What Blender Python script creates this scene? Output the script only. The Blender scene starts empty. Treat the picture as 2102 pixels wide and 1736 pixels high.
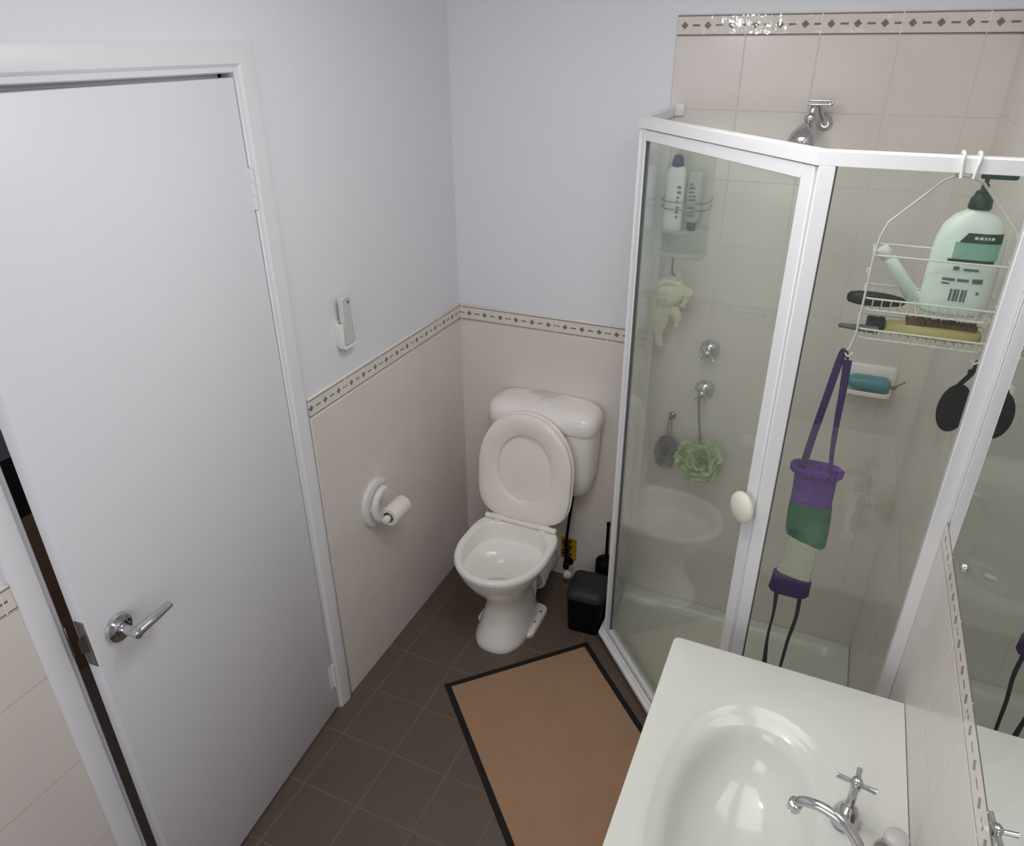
import bpy, bmesh, math, random
from mathutils import Vector, Matrix
random.seed(7)
PI = math.pi
SC = bpy.context.scene
COL = SC.collection

# ------------------------------------------------------------------ camera
def camera():
    yaw, pitch, roll = math.radians(24.28), math.radians(27.73), math.radians(-0.34)
    f = Vector((-math.sin(yaw)*math.cos(pitch), math.cos(yaw)*math.cos(pitch), -math.sin(pitch)))
    r = Vector((math.cos(yaw), math.sin(yaw), 0)); u = r.cross(f)
    r2 = r*math.cos(roll) + u*math.sin(roll); u2 = -r*math.sin(roll) + u*math.cos(roll)
    cd = bpy.data.cameras.new('camera'); cd.sensor_fit = 'HORIZONTAL'; cd.sensor_width = 36
    cd.lens = 1496.4/2102*36; cd.clip_start = 0.02; cd.clip_end = 50
    co = bpy.data.objects.new('camera', cd); COL.objects.link(co)
    m = Matrix((r2, u2, -f)).transposed().to_4x4(); m.translation = Vector((1.3243, -2.4339, 2.1086))
    co.matrix_world = m; SC.camera = co
camera()

# ------------------------------------------------------------------ world, light, exposure
w = bpy.data.worlds.new('world'); SC.world = w; w.use_nodes = True
w.node_tree.nodes['Background'].inputs[0].default_value = (0.8, 0.85, 0.9, 1)
w.node_tree.nodes['Background'].inputs[1].default_value = 0.3
LX, LY, LZ = 0.80, -1.27, 2.24
def lamp(name, loc, power, radius, col):
    d = bpy.data.lights.new(name, 'POINT'); d.energy = power; d.shadow_soft_size = radius; d.color = col
    o = bpy.data.objects.new(name, d); COL.objects.link(o); o.location = loc; return o
lamp('ceiling_light_glow', (LX, LY, LZ), 5.3, 0.055, (1.0, 0.985, 0.97))
lamp('hallway_fill', (-0.55, -1.1, 2.1), 4.0, 0.08, (1.0, 0.95, 0.9))  # added unseen lamp, brightens the hallway behind the door gap
def panel(name, loc, size, power, col, rot=(0, 0, 0)):
    d = bpy.data.lights.new(name, 'AREA'); d.shape = 'RECTANGLE'; d.size, d.size_y = size; d.energy = power; d.color = col
    o = bpy.data.objects.new(name, d); COL.objects.link(o); o.location = loc; o.rotation_euler = rot; return o
panel('ceiling_fill', (1.15, -1.30, 2.385), (0.7, 1.2), 8.0, (1.0, 1.0, 0.98))  # added soft fill below the ceiling, no fitting there
panel('back_fill', (0.72, -3.065, 1.5), (0.86, 0.96), 6.8, (1.0, 0.995, 0.985), (PI/2, 0, 0))  # added fill from behind the camera, no daylight source known
SC.view_settings.view_transform = 'Standard'; SC.view_settings.look = 'None'
SC.view_settings.gamma = 1; SC.view_settings.exposure = 0.0
SC.cycles.max_bounces = 14; SC.cycles.diffuse_bounces = 8; SC.cycles.glossy_bounces = 8
SC.cycles.transparent_max_bounces = 16; SC.cycles.transmission_bounces = 8
SC.cycles.caustics_reflective = False; SC.cycles.caustics_refractive = False

# ------------------------------------------------------------------ materials
def lin(c):
    return tuple(((v/255)/12.92 if v/255 <= 0.04045 else ((v/255+0.055)/1.055)**2.4) for v in c) + (1,)
def newmat(name):
    m = bpy.data.materials.new(name); m.use_nodes = True
    nt = m.node_tree; return m, nt, nt.nodes['Principled BSDF']
def math_n(nt, op, a, b=None, c=None, clamp=False):
    n = nt.nodes.new('ShaderNodeMath'); n.operation = op; n.use_clamp = clamp
    for i, v in enumerate((a, b, c)):
        if v is None: continue
        if isinstance(v, (int, float)): n.inputs[i].default_value = v
        else: nt.links.new(v, n.inputs[i])
    return n.outputs[0]
def mixc(nt, f, a, b):
    n = nt.nodes.new('ShaderNodeMix'); n.data_type = 'RGBA'
    if isinstance(f, (int, float)): n.inputs[0].default_value = f
    else: nt.links.new(f, n.inputs[0])
    for i, v in ((6, a), (7, b)):
        if isinstance(v, tuple): n.inputs[i].default_value = v
        else: nt.links.new(v, n.inputs[i])
    return n.outputs[2]
def noise(nt, scale, detail=3, vec=None, out='Fac'):
    n = nt.nodes.new('ShaderNodeTexNoise'); n.inputs['Scale'].default_value = scale; n.inputs['Detail'].default_value = detail
    if vec is not None: nt.links.new(vec, n.inputs['Vector'])
    return n.outputs[out]
def objco(nt):
    return nt.nodes.new('ShaderNodeTexCoord').outputs['Object']
def bump(nt, bsdf, h, strength, dist=0.002, normal=None):
    n = nt.nodes.new('ShaderNodeBump'); n.inputs['Strength'].default_value = strength; n.inputs['Distance'].default_value = dist
    nt.links.new(h, n.inputs['Height']); nt.links.new(n.outputs[0], bsdf.inputs['Normal'])
def plain(name, c, rough=0.5, metal=0.0, var=0.04, vscale=8, bmp=0.0, bscale=60, coat=0.0, spec=0.5):
    m, nt, b = newmat(name); co = objco(nt)
    c0 = lin(c); c1 = tuple(max(0, v*(1-var*2)) for v in c0[:3]) + (1,)
    nt.links.new(mixc(nt, noise(nt, vscale, 3, co), c0, c1), b.inputs['Base Color'])
    b.inputs['Roughness'].default_value = rough; b.inputs['Metallic'].default_value = metal
    b.inputs['Coat Weight'].default_value = coat; b.inputs['Coat Roughness'].default_value = 0.08
    b.inputs['Specular IOR Level'].default_value = spec
    if bmp: bump(nt, b, noise(nt, bscale, 4, co), bmp)
    return m
def tile_mat(name, ax, ay, ox, oy, sx, sy, col, grout, gw, rough=0.22, var=0.05, wob=0.15, pervar=0.0, gb=0.5):
    m, nt, b = newmat(name); co = objco(nt)
    sep = nt.nodes.new('ShaderNodeSeparateXYZ'); nt.links.new(co, sep.inputs[0])
    ds = []; cells = []
    for a, o, s in ((ax, ox, sx), (ay, oy, sy)):
        t = math_n(nt, 'DIVIDE', math_n(nt, 'SUBTRACT', sep.outputs[a], o), s)
        cells.append(math_n(nt, 'FLOOR', t))
        fr = math_n(nt, 'FRACT', t)
        ds.append(math_n(nt, 'MULTIPLY', math_n(nt, 'MINIMUM', fr, math_n(nt, 'SUBTRACT', 1.0, fr)), s))
    d = math_n(nt, 'MINIMUM', ds[0], ds[1])
    g = nt.nodes.new('ShaderNodeMapRange'); nt.links.new(d, g.inputs[0])
    g.inputs[1].default_value = gw*0.35; g.inputs[2].default_value = gw*0.75
    g.inputs[3].default_value = 1; g.inputs[4].default_value = 0
    g = g.outputs[0]
    c0 = lin(col); c1 = tuple(v*(1-var*2) for v in c0[:3]) + (1,)
    base = mixc(nt, noise(nt, 6, 4, co), c0, c1)
    if pervar:
        cv = nt.nodes.new('ShaderNodeCombineXYZ'); nt.links.new(cells[0], cv.inputs[0]); nt.links.new(cells[1], cv.inputs[1])
        wn = nt.nodes.new('ShaderNodeTexWhiteNoise'); nt.links.new(cv.outputs[0], wn.inputs['Vector'])
        base = mixc(nt, math_n(nt, 'MULTIPLY', wn.outputs[0], pervar), base, tuple(v*0.6 for v in c0[:3]) + (1,))
    nt.links.new(mixc(nt, g, base, lin(grout)), b.inputs['Base Color'])
    nt.links.new(math_n(nt, 'ADD', math_n(nt, 'MULTIPLY', g, 0.5), rough), b.inputs['Roughness'])
    h = math_n(nt, 'SUBTRACT', math_n(nt, 'MULTIPLY', noise(nt, 9, 2, co), wob*2), math_n(nt, 'MULTIPLY', g, gb))
    bump(nt, b, h, 0.4, 0.001)
    return m
def band_mat(name, ua, zc, u0, step=0.0667, piece=0.2, pu0=0.0, rough=0.1, wob=1.0):
    m, nt, b = newmat(name); co = objco(nt)
    sep = nt.nodes.new('ShaderNodeSeparateXYZ'); nt.links.new(co, sep.inputs[0])
    u = sep.outputs[ua]; z = math_n(nt, 'ABSOLUTE', math_n(nt, 'SUBTRACT', sep.outputs[2], zc))
    fr = math_n(nt, 'FRACT', math_n(nt, 'DIVIDE', math_n(nt, 'SUBTRACT', u, u0-0.25*step), step))
    dia = math_n(nt, 'ADD', math_n(nt, 'MULTIPLY', math_n(nt, 'ABSOLUTE', math_n(nt, 'SUBTRACT', fr, 0.25)), step), z)
    dia = math_n(nt, 'LESS_THAN', dia, 0.0105)
    ds = math_n(nt, 'LESS_THAN', math_n(nt, 'MULTIPLY', math_n(nt, 'ABSOLUTE', math_n(nt, 'SUBTRACT', fr, 0.75)), step), 0.0105)
    ds = math_n(nt, 'MULTIPLY', ds, math_n(nt, 'LESS_THAN', z, 0.0026))
    ln = math_n(nt, 'LESS_THAN', math_n(nt, 'ABSOLUTE', math_n(nt, 'SUBTRACT', z, 0.0245)), 0.0017)
    mk = math_n(nt, 'MINIMUM', math_n(nt, 'ADD', math_n(nt, 'ADD', dia, ds), ln), 1.0)
    pf = math_n(nt, 'FRACT', math_n(nt, 'DIVIDE', math_n(nt, 'SUBTRACT', u, pu0), piece))
    pd = math_n(nt, 'MULTIPLY', math_n(nt, 'MINIMUM', pf, math_n(nt, 'SUBTRACT', 1.0, pf)), piece)
    jt = math_n(nt, 'LESS_THAN', pd, 0.0015)
    c = mixc(nt, mk, lin((224, 217, 210)), lin((130, 118, 114)))
    c = mixc(nt, jt, c, lin((234, 230, 222)))
    nt.links.new(c, b.inputs['Base Color']); b.inputs['Roughness'].default_value = rough
    bump(nt, b, math_n(nt, 'ADD', noise(nt, 30, 2, co), math_n(nt, 'MULTIPLY', mk, 0.2)), 0.35*wob, 0.004)
    return m
def glass_mat(name, tint, rough=0.02, strength=1.0, ior=1.5, haze=0.0):
    m, nt, b = newmat(name); nt.nodes.remove(b)
    out = nt.nodes['Material Output']
    tr = nt.nodes.new('ShaderNodeBsdfTransparent'); tr.inputs[0].default_value = tint + (1,)
    gl = nt.nodes.new('ShaderNodeBsdfGlossy'); gl.inputs['Roughness'].default_value = rough; gl.inputs[0].default_value = (1, 1, 1, 1)
    lw = nt.nodes.new('ShaderNodeLayerWeight'); lw.inputs[0].default_value = 0.5   # Schlick reflectance
    f = math_n(nt, 'MULTIPLY', math_n(nt, 'ADD', math_n(nt, 'MULTIPLY', math_n(nt, 'POWER', lw.outputs['Facing'], 5.0), 0.96), 0.04), strength, clamp=True)
    mx = nt.nodes.new('ShaderNodeMixShader'); nt.links.new(f, mx.inputs[0])
    nt.links.new(tr.outputs[0], mx.inputs[1]); nt.links.new(gl.outputs[0], mx.inputs[2])
    last = mx.outputs[0]
    if haze:   # patchy pale diffuse mix, lifts the tone seen through the pane
        df = nt.nodes.new('ShaderNodeBsdfDiffuse'); df.inputs[0].default_value = (0.80, 0.83, 0.79, 1)
        m2 = nt.nodes.new('ShaderNodeMixShader')
        nt.links.new(math_n(nt, 'MULTIPLY', noise(nt, 5, 3, objco(nt)), haze), m2.inputs[0])
        nt.links.new(last, m2.inputs[1]); nt.links.new(df.outputs[0], m2.inputs[2]); last = m2.outputs[0]
    nt.links.new(last, out.inputs[0]); return m

PAINT = plain('wall_paint', (229, 230, 236), 0.6, var=0.015, vscale=3, bmp=0.05, bscale=180)
DOORPAINT = plain('door_paint', (228, 228, 234), 0.42, var=0.012, vscale=2, bmp=0.03, bscale=120)
TRIMP = plain('trim_paint', (228, 228, 232), 0.4, var=0.015)
CEILP = plain('ceiling_paint', (240, 240, 240), 0.8)
TCOL = (228, 220, 215)
GROUT = (212, 205, 198)
T_BACK = tile_mat('wall_tile_back', 0, 2, 0.77, 2.117, 0.2, 0.2, TCOL, GROUT, 0.0035)
T_DADO_B = tile_mat('dado_tile_back', 0, 2, 0.0, 1.127, 0.2, 0.2, TCOL, (220, 212, 207), 0.002, gb=0.04, wob=0.1)
T_LEFT = tile_mat('dado_tile_left', 1, 2, 0.0, 1.127, 0.2, 0.2, TCOL, (220, 212, 207), 0.002, gb=0.04, wob=0.1)
T_LEFT2 = tile_mat('dado_tile_far_left', 1, 2, -2.06, 0.955, 0.25, 0.25, TCOL, (200, 192, 184), 0.003)
T_RIGHT = tile_mat('wall_tile_right', 1, 2, 0.0, 1.127, 0.2, 0.2, TCOL, (220, 212, 207), 0.002, gb=0.04)
FLOORM = tile_mat('floor_tile', 0, 1, 0.08, -0.484, 0.2, 0.2067, (101, 87, 77), (116, 101, 89), 0.004, rough=0.42, var=0.08, wob=0.3, pervar=0.12)
WHITEP = plain('white_plastic', (228, 228, 226), 0.28, var=0.01)
CREAMP = plain('cream_plastic', (226, 226, 212), 0.3, var=0.01)
ALU = plain('powder_coated_aluminium', (234, 234, 236), 0.35, var=0.01)
CERAM = plain('white_ceramic', (243, 240, 236), 0.08, var=0.01, coat=0.3)
SEATP = plain('seat_plastic', (243, 237, 232), 0.22, var=0.01)
CISTP = plain('cistern_plastic', (243, 237, 233), 0.2, var=0.01)
VANM = plain('vanity_polymarble', (228, 229, 222), 0.12, var=0.01, coat=0.2)
CHROME = plain('chrome', (205, 205, 208), 0.08, 1.0, var=0.02)
CHROMED = plain('dull_chrome', (150, 150, 150), 0.25, 1.0, var=0.08)
STEELD = plain('brushed_steel_plate', (140, 135, 130), 0.35, 1.0, var=0.1)
BLACKP = plain('black_plastic', (8, 8, 9), 0.5, var=0.05, spec=0.25)
BLACKM = plain('matt_black', (4, 4, 4), 0.7, var=0.05, spec=0.15)
LIDP = plain('charcoal_plastic', (36, 39, 41), 0.6, var=0.05)
DARKSEAL = plain('dark_seal', (95, 95, 95), 0.6)
WIREM = plain('white_coated_wire', (232, 230, 222), 0.3, var=0.01)
TEAL = plain('teal_soap', (84, 150, 165), 0.35, var=0.1, vscale=30)
NAVY = plain('navy_plastic', (38, 40, 98), 0.35)
GREEND = plain('dark_green_plastic', (14, 50, 38), 0.35)
GREENL = plain('pale_green_label', (140, 190, 172), 0.4, var=0.1, vscale=50)
BOTTLEW = plain('bottle_white', (226, 236, 232), 0.3, var=0.01)
INK = plain('grey_ink', (92, 108, 104), 0.6)
INKW = plain('pale_ink', (200, 225, 212), 0.6)
WOOD = plain('pale_beech', (214, 196, 140), 0.5, var=0.12, vscale=14, bmp=0.05)
BRIST = plain('brown_bristle', (128, 96, 58), 0.9, var=0.3, vscale=90, bmp=0.5, bscale=200)
GREYP = plain('grey_plastic', (100, 98, 96), 0.4)
BROWNBL = plain('brown_black_plastic', (26, 18, 15), 0.45, var=0.3, vscale=20, spec=0.25)
MATB = plain('mat_brown', (172, 138, 108), 0.95, var=0.1, vscale=9, bmp=0.6, bscale=400)
MATK = plain('mat_black_border', (14, 11, 10), 0.85, bmp=0.3, bscale=300)
TAGY = plain('tag_yellow', (190, 140, 20), 0.5)
PAPER = plain('paper', (236, 230, 226), 0.9, var=0.02, bmp=0.1)
TRAYM = plain('shower_tray_acrylic', (222, 222, 214), 0.25, var=0.02)
GLOVE = plain('cream_exfoliating_fabric', (226, 222, 200), 0.9, var=0.12, vscale=40, bmp=0.5, bscale=150)
CAMEL = plain('hall_brown', (120, 92, 74), 0.7, var=0.2)
MIRROR = plain('mirror_silver', (232, 236, 234), 0.0, 1.0, var=0.0)
PANE = glass_mat('shower_glass', (0.962, 0.984, 0.955), 0.012, 1.0, haze=0.012)
PANED = glass_mat('hazy_door_glass', (0.955, 0.98, 0.952), 0.012, 1.3, haze=0.11)
CLEARP = glass_mat('clear_acrylic', (0.95, 0.97, 0.955), 0.25, 0.5, haze=0.3)
CLEARG = glass_mat('tumbler_glass', (0.93, 0.94, 0.93), 0.03, 1.6)
LOOFG = plain('green_mesh', (200, 226, 165), 0.9, var=0.15, vscale=40)
LOOFP = plain('grey_mesh', (150, 142, 150), 0.9, var=0.15, vscale=40)
def knit(name, c, dark=0.55):
    m, nt, b = newmat(name); co = objco(nt)
    wv = nt.nodes.new('ShaderNodeTexWave'); wv.bands_direction = 'Z'; wv.inputs['Scale'].default_value = 60; wv.inputs['Distortion'].default_value = 3
    wv.inputs['Detail'].default_value = 2; wv.inputs['Detail Scale'].default_value = 4
    wx = nt.nodes.new('ShaderNodeTexWave'); wx.bands_direction = 'X'; wx.inputs['Scale'].default_value = 42; wx.inputs['Distortion'].default_value = 1.5
    nt.links.new(co, wv.inputs[0]); nt.links.new(co, wx.inputs[0])
    h = math_n(nt, 'MULTIPLY', wv.outputs['Fac'], wx.outputs['Fac'])
    c0 = lin(c); nt.links.new(mixc(nt, h, tuple(v*dark for v in c0[:3]) + (1,), c0), b.inputs['Base Color'])
    b.inputs['Roughness'].default_value = 0.95; bump(nt, b, h, 0.8, 0.003); return m
KPUR = knit('purple_yarn', (124, 60, 182)); KGRN = knit('green_yarn', (38, 128, 90)); KCRM = knit('cream_yarn', (226, 224, 208), 0.7)
KDPU = knit('dark_purple_yarn', (68, 18, 120), 0.5); KSTR = knit('strap_purple_yarn', (88, 45, 135), 0.5); KDST = knit('dark_strap_yarn', (50, 28, 66), 0.6)

# ------------------------------------------------------------------ mesh helpers
def finish(name, bm, mat, parent=None, smooth=None, loc=None):
    bmesh.ops.recalc_face_normals(bm, faces=bm.faces[:])
    if smooth is not None:
        lim = math.radians(smooth)
        for f in bm.faces: f.smooth = True
        for e in bm.edges:
            if len(e.link_faces) == 2 and e.calc_face_angle(0) > lim: e.smooth = False
    me = bpy.data.meshes.new(name); bm.to_mesh(me); bm.free()
    for m in (mat if isinstance(mat, (list, tuple)) else [mat]): me.materials.append(m)
    o = bpy.data.objects.new(name, me); COL.objects.link(o)
    if parent is not None: o.parent = parent
    if loc is not None: o.location = loc
    return o
def NB(): return bmesh.new()
def box(bm, lo, hi, bev=0.0, seg=2, M=None):
    vs = [bm.verts.new((x, y, z)) for x in (lo[0], hi[0]) for y in (lo[1], hi[1]) for z in (lo[2], hi[2])]
    idx = [(0, 1, 3, 2), (4, 6, 7, 5), (0, 4, 5, 1), (2, 3, 7, 6), (0, 2, 6, 4), (1, 5, 7, 3)]
    fs = [bm.faces.new([vs[i] for i in f]) for f in idx]
    new = vs
    if bev:
        es = list({e for f in fs for e in f.edges})
        r = bmesh.ops.bevel(bm, geom=es, offset=bev, segments=seg, profile=0.5, affect='EDGES')
        new = list({v for f in r['faces'] for v in f.verts} | {v for v in vs if v.is_valid})
    if M is not None: bmesh.ops.transform(bm, matrix=M, verts=[v for v in new if v.is_valid])
    return bm
def ring(bm, pts): return [bm.verts.new(p) for p in pts]
def bridge(bm, a, b):
    n = len(a)
    for i in range(n): bm.faces.new((a[i], a[(i+1) % n], b[(i+1) % n], b[i]))
def loft(bm, rings, cap0=True, cap1=True):
    rs = [ring(bm, r) for r in rings]
    for a, b in zip(rs, rs[1:]): bridge(bm, a, b)
    if cap0: bm.faces.new(rs[0][::-1])
    if cap1: bm.faces.new(rs[-1])
    return rs
def lathe(bm, prof, center=(0, 0, 0), axis=(0, 0, 1), n=32, cap0=True, cap1=True):
    ax = Vector(axis).normalized(); t = Vector((1, 0, 0)) if abs(ax.x) < 0.9 else Vector((0, 1, 0))
    e1 = ax.cross(t).normalized(); e2 = ax.cross(e1); c = Vector(center)
    return loft(bm, [[c + ax*h + (e1*math.cos(2*PI*i/n) + e2*math.sin(2*PI*i/n))*max(r, 1e-4) for i in range(n)] for r, h in prof], cap0, cap1)
def smoothpath(pts, k=6):
    P = [Vector(p) for p in pts]; out = []
    Q = [P[0]*2-P[1]] + P + [P[-1]*2-P[-2]]
    for i in range(1, len(Q)-2):
        p0, p1, p2, p3 = Q[i-1:i+3]
        for j in range(k):
            t = j/k
            out.append(0.5*((2*p1)+(p2-p0)*t+(2*p0-5*p1+4*p2-p3)*t*t+(3*p1-p0-3*p2+p3)*t**3))
    out.append(P[-1]); return out
def tube(bm, pts, r, n=10, closed=False, flat=1.0, up=None):
    P = [Vector(p) for p in pts]; m = len(P); rs = []
    R = r if callable(r) else (lambda t: r)
    T = []
    for i in range(m):
        a = P[(i-1) % m] if (closed or i > 0) else P[i]; b = P[(i+1) % m] if (closed or i < m-1) else P[i]
        T.append((b-a).normalized())
    nrm = Vector(up) if up else (Vector((0, 0, 1)) if abs(T[0].z) < 0.9 else Vector((1, 0, 0)))
    for i in range(m):
        nrm = (nrm - T[i]*nrm.dot(T[i])); nrm = nrm.normalized() if nrm.length > 1e-6 else T[i].orthogonal().normalized()
        bn = T[i].cross(nrm); rr = R(i/(m-1))
        rs.append(ring(bm, [P[i] + (nrm*math.cos(2*PI*k/n)*flat + bn*math.sin(2*PI*k/n))*rr for k in range(n)]))
    for a, b in zip(rs, rs[1:]): bridge(bm, a, b)
    if closed: bridge(bm, rs[-1], rs[0])
    else: bm.faces.new(rs[0][::-1]); bm.faces.new(rs[-1])
    return bm
def sell(cx, cy, rx, ryf, ryb, n=40, e=2.0, eb=None, z=0):
    """super-ellipse outline; ryf towards -y (front), ryb towards +y (back)"""
    out = []
    for i in range(n):
        a = 2*PI*i/n; c, s = math.cos(a), math.sin(a)
        ee = (eb or e) if s > 0 else e
        x = math.copysign(abs(c)**(2/ee), c)*rx; y = math.copysign(abs(s)**(2/ee), s)*(ryb if s > 0 else ryf)
        out.append((cx+x, cy+y, z))
    return out
def rrect(x0, x1, y0, y1, r, n=6):
    out = []
    for cx, cy, a0 in ((x1-r, y1-r, 0), (x0+r, y1-r, 90), (x0+r, y0+r, 180), (x1-r, y0+r, 270)):
        for i in range(n+1):
            a = math.radians(a0+90*i/n); out.append((cx+r*math.cos(a), cy+r*math.sin(a)))
    return out
def thing(name, label, cat, loc=(0, 0, 0), group=None):
    o = bpy.data.objects.new(name, None); o.empty_display_size = 0.05; COL.objects.link(o)
    o.location = loc; tag(o, label, cat, group); return o
def tag(o, label, cat, group=None):
    o['label'] = label; o['category'] = cat
    if group: o['group'] = group
    return o
def plabel(o, s): o['label'] = s; return o
def struct(o, label=None, cat=None):
    o['kind'] = 'structure'
    if label: o['label'] = label
    if cat: o['category'] = cat
    return o
def loc_child(parent):   # child meshes are written in world coordinates: cancel the parent's offset
    for ch in parent.children: ch.location = ch.location - parent.location
def settle(root):
    for ch in root.children: ch.location = ch.location - root.location
    return root

W = 1.655; WT = 1.650; H = 2.4; YF = -3.1
D0, D1, DH = -1.022, -1.775, 2.045       # door opening along the left wall

# ------------------------------------------------------------------ room shell
bm = NB(); box(bm, (-0.1, YF-0.1, -0.1), (W+0.1, 0.1, 0)); struct(finish('floor', bm, FLOORM), 'dark brown-grey square floor tiles with paler grout', 'floor')
bm = NB(); box(bm, (-1.3, YF-0.1, H), (W+0.1, 0.1, H+0.1)); struct(finish('ceiling', bm, CEILP), 'plain white ceiling above the bathroom', 'ceiling')
bm = NB(); box(bm, (-0.1, 0, 0), (W+0.1, 0.1, H)); wb = struct(finish('wall_back', bm, PAINT), 'pale painted back wall behind the toilet and shower', 'wall')
bm = NB(); box(bm, (W, YF, 0), (W+0.1, 0, H)); wr = struct(finish('wall_right', bm, PAINT), 'right wall carrying the mirror above the vanity', 'wall')
bm = NB(); box(bm, (-0.1, YF-0.1, 0), (W+0.1, YF, H)); struct(finish('wall_front', bm, PAINT), 'painted wall opposite the toilet', 'wall')
bm = NB()
box(bm, (-0.1, D0+0.02, 0), (0, 0, H)); box(bm, (-0.1, D1-0.02, DH+0.02), (0, D0+0.02, H)); box(bm, (-0.1, YF, 0), (0, D1-0.02, H))
wl = struct(finish('wall_left', bm, PAINT), 'pale painted left wall with the doorway', 'wall')

TT = 0.006
def slab(name, mat, parent, lo, hi, bev=0.002):
    bm = NB(); box(bm, lo, hi, bev, 1); return finish(name, bm, mat, parent, 40)
# back wall: dado beside the toilet, full-height tiles in the shower
slab('dado_tiles', T_DADO_B, wb, (0, -TT, 0), (0.77, 0, 1.127))
slab('border_tiles', band_mat('border_back_low', 0, 1.158, 0.048, pu0=0.0145), wb, (0, -TT, 1.127), (0.77, 0, 1.192), 0.003)
slab('shower_tiles', T_BACK, wb, (0.77, -TT, 0), (W, 0, 2.115))
slab('border_tiles', band_mat('border_back_high', 0, 2.1425, 0.793, pu0=0.768, wob=1.6), wb, (0.77, -TT-0.001, 2.115), (W, 0, 2.171), 0.003)
# left wall
slab('dado_tiles', T_LEFT, wl, (0, D0+0.075, 0), (TT, -TT, 1.127))
slab('border_tiles', band_mat('border_left', 1, 1.158, -0.937, pu0=-0.97), wl, (0, D0+0.075, 1.127), (TT, -TT, 1.192), 0.003)
slab('dado_tiles', T_LEFT2, wl, (0, YF, 0), (TT, D1-0.062, 1.137))
slab('border_tiles', band_mat('border_far_left', 1, 1.168, -1.895, pu0=-1.86), wl, (0, YF, 1.137), (TT, D1-0.062, 1.2), 0.003)
# right wall
slab('shower_tiles', T_RIGHT, wr, (WT, -0.868, 0), (W, -TT, 2.115))
slab('border_tiles', band_mat('border_right_high', 1, 2.1425, -0.05), wr, (WT-0.001, -0.868, 2.115), (W, -TT, 2.171), 0.003)
slab('dado_tiles', T_RIGHT, wr, (WT, YF, 0), (W, -0.868, 1.127))
slab('border_tiles', band_mat('border_right', 1, 1.156, -0.9, wob=0.5), wr, (WT, YF, 1.127), (W, -0.868, 1.183), 0.003)

def window():  # added window, out of view, built only to dress the back fill
    r = bpy.data.objects.new('added_window', None); COL.objects.link(r); r.location = (0.72, YF, 1.5); struct(r, 'added frosted window around the fill light opposite the toilet', 'window')
    bm = NB()
    for lo, hi in (((-0.5, 0, -0.55), (-0.45, 0.03, 0.55)), ((0.45, 0, -0.55), (0.5, 0.03, 0.55)), ((-0.45, 0, 0.5), (0.45, 0.03, 0.55)), ((-0.45, 0, -0.55), (0.45, 0.03, -0.5))): box(bm, lo, hi, 0.002, 1)
    finish('added_window_frame', bm, TRIMP, r, 40)
    bm = NB(); box(bm, (-0.45, 0.0005, -0.5), (0.45, 0.006, 0.5)); finish('frosted_pane', bm, plain('frosted_glass', (225, 230, 232), 0.6), r)
window()

# ------------------------------------------------------------------ hallway glimpsed through the door gap
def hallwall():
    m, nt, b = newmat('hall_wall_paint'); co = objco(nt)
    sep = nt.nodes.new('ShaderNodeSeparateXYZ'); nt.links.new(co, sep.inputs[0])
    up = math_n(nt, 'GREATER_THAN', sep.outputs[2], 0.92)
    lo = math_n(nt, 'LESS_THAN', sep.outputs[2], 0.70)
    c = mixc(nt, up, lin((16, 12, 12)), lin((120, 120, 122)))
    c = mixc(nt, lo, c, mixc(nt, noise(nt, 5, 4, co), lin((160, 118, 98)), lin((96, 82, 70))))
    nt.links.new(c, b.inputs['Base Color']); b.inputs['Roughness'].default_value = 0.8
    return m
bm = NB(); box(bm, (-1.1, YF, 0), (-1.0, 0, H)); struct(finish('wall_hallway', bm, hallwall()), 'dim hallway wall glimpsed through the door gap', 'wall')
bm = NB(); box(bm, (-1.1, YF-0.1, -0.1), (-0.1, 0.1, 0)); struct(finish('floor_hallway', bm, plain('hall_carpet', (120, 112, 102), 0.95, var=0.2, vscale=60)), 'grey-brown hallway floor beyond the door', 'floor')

# ------------------------------------------------------------------ door frame and door
def doorframe():
    r = bpy.data.objects.new('trim_1', None); COL.objects.link(r); r.location = (0, D0, 0)
    struct(r, 'white painted door frame with flat architrave', 'door frame')
    bm = NB()   # jamb lining: two sides and head
    for lo, hi in (((-0.1, D0, 0), (0.004, D0+0.028, DH+0.03)), ((-0.1, D1-0.028, 0), (0.004, D1, DH+0.03)), ((-0.1, D1, DH), (0.004, D0, DH+0.03))):
        box(bm, lo, hi, 0.003, 1)
    finish('jamb', bm, TRIMP, r, 40)
    bm = NB()   # stop beads
    for lo, hi in (((-0.05, D0-0.01, 0), (-0.038, D0, DH)), ((-0.05, D1, 0), (-0.038, D1+0.01, DH)), ((-0.05, D1, DH-0.01), (-0.038, D0, DH))):
        box(bm, lo, hi)
    finish('door_stop', bm, TRIMP, r)
    bm = NB()   # architrave, bevelled moulding profile, mitred at the corners
    def prof(off):   # (distance outwards from opening, x)
        return [(off+0.006, 0.0), (off+0.006, 0.006), (off+0.012, 0.011), (off+0.050, 0.013), (off+0.060, 0.009), (off+0.060, 0.0)]
    rings = []
    for (y, s, z) in ((D0, 1, 0.0), (D0, 1, None), (D1, -1, None), (D1, -1, 0.0)):
        rr = []
        for d, x in prof(0.004):
            rr.append((x, y + s*d, (DH + 0.004 + d) if z is None else 0.0))
        rings.append(rr)
    loft(bm, rings)
    finish('architrave', bm, TRIMP, r, 30)
    bm = NB(); box(bm, (-0.045, D1-0.002, 0.955), (0.008, D1+0.0012, 1.035), 0.001, 1)
    plabel(finish('striker_plate', bm, STEELD, r, 40), 'dull metal striker plate')
    settle(r)
doorframe()

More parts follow.
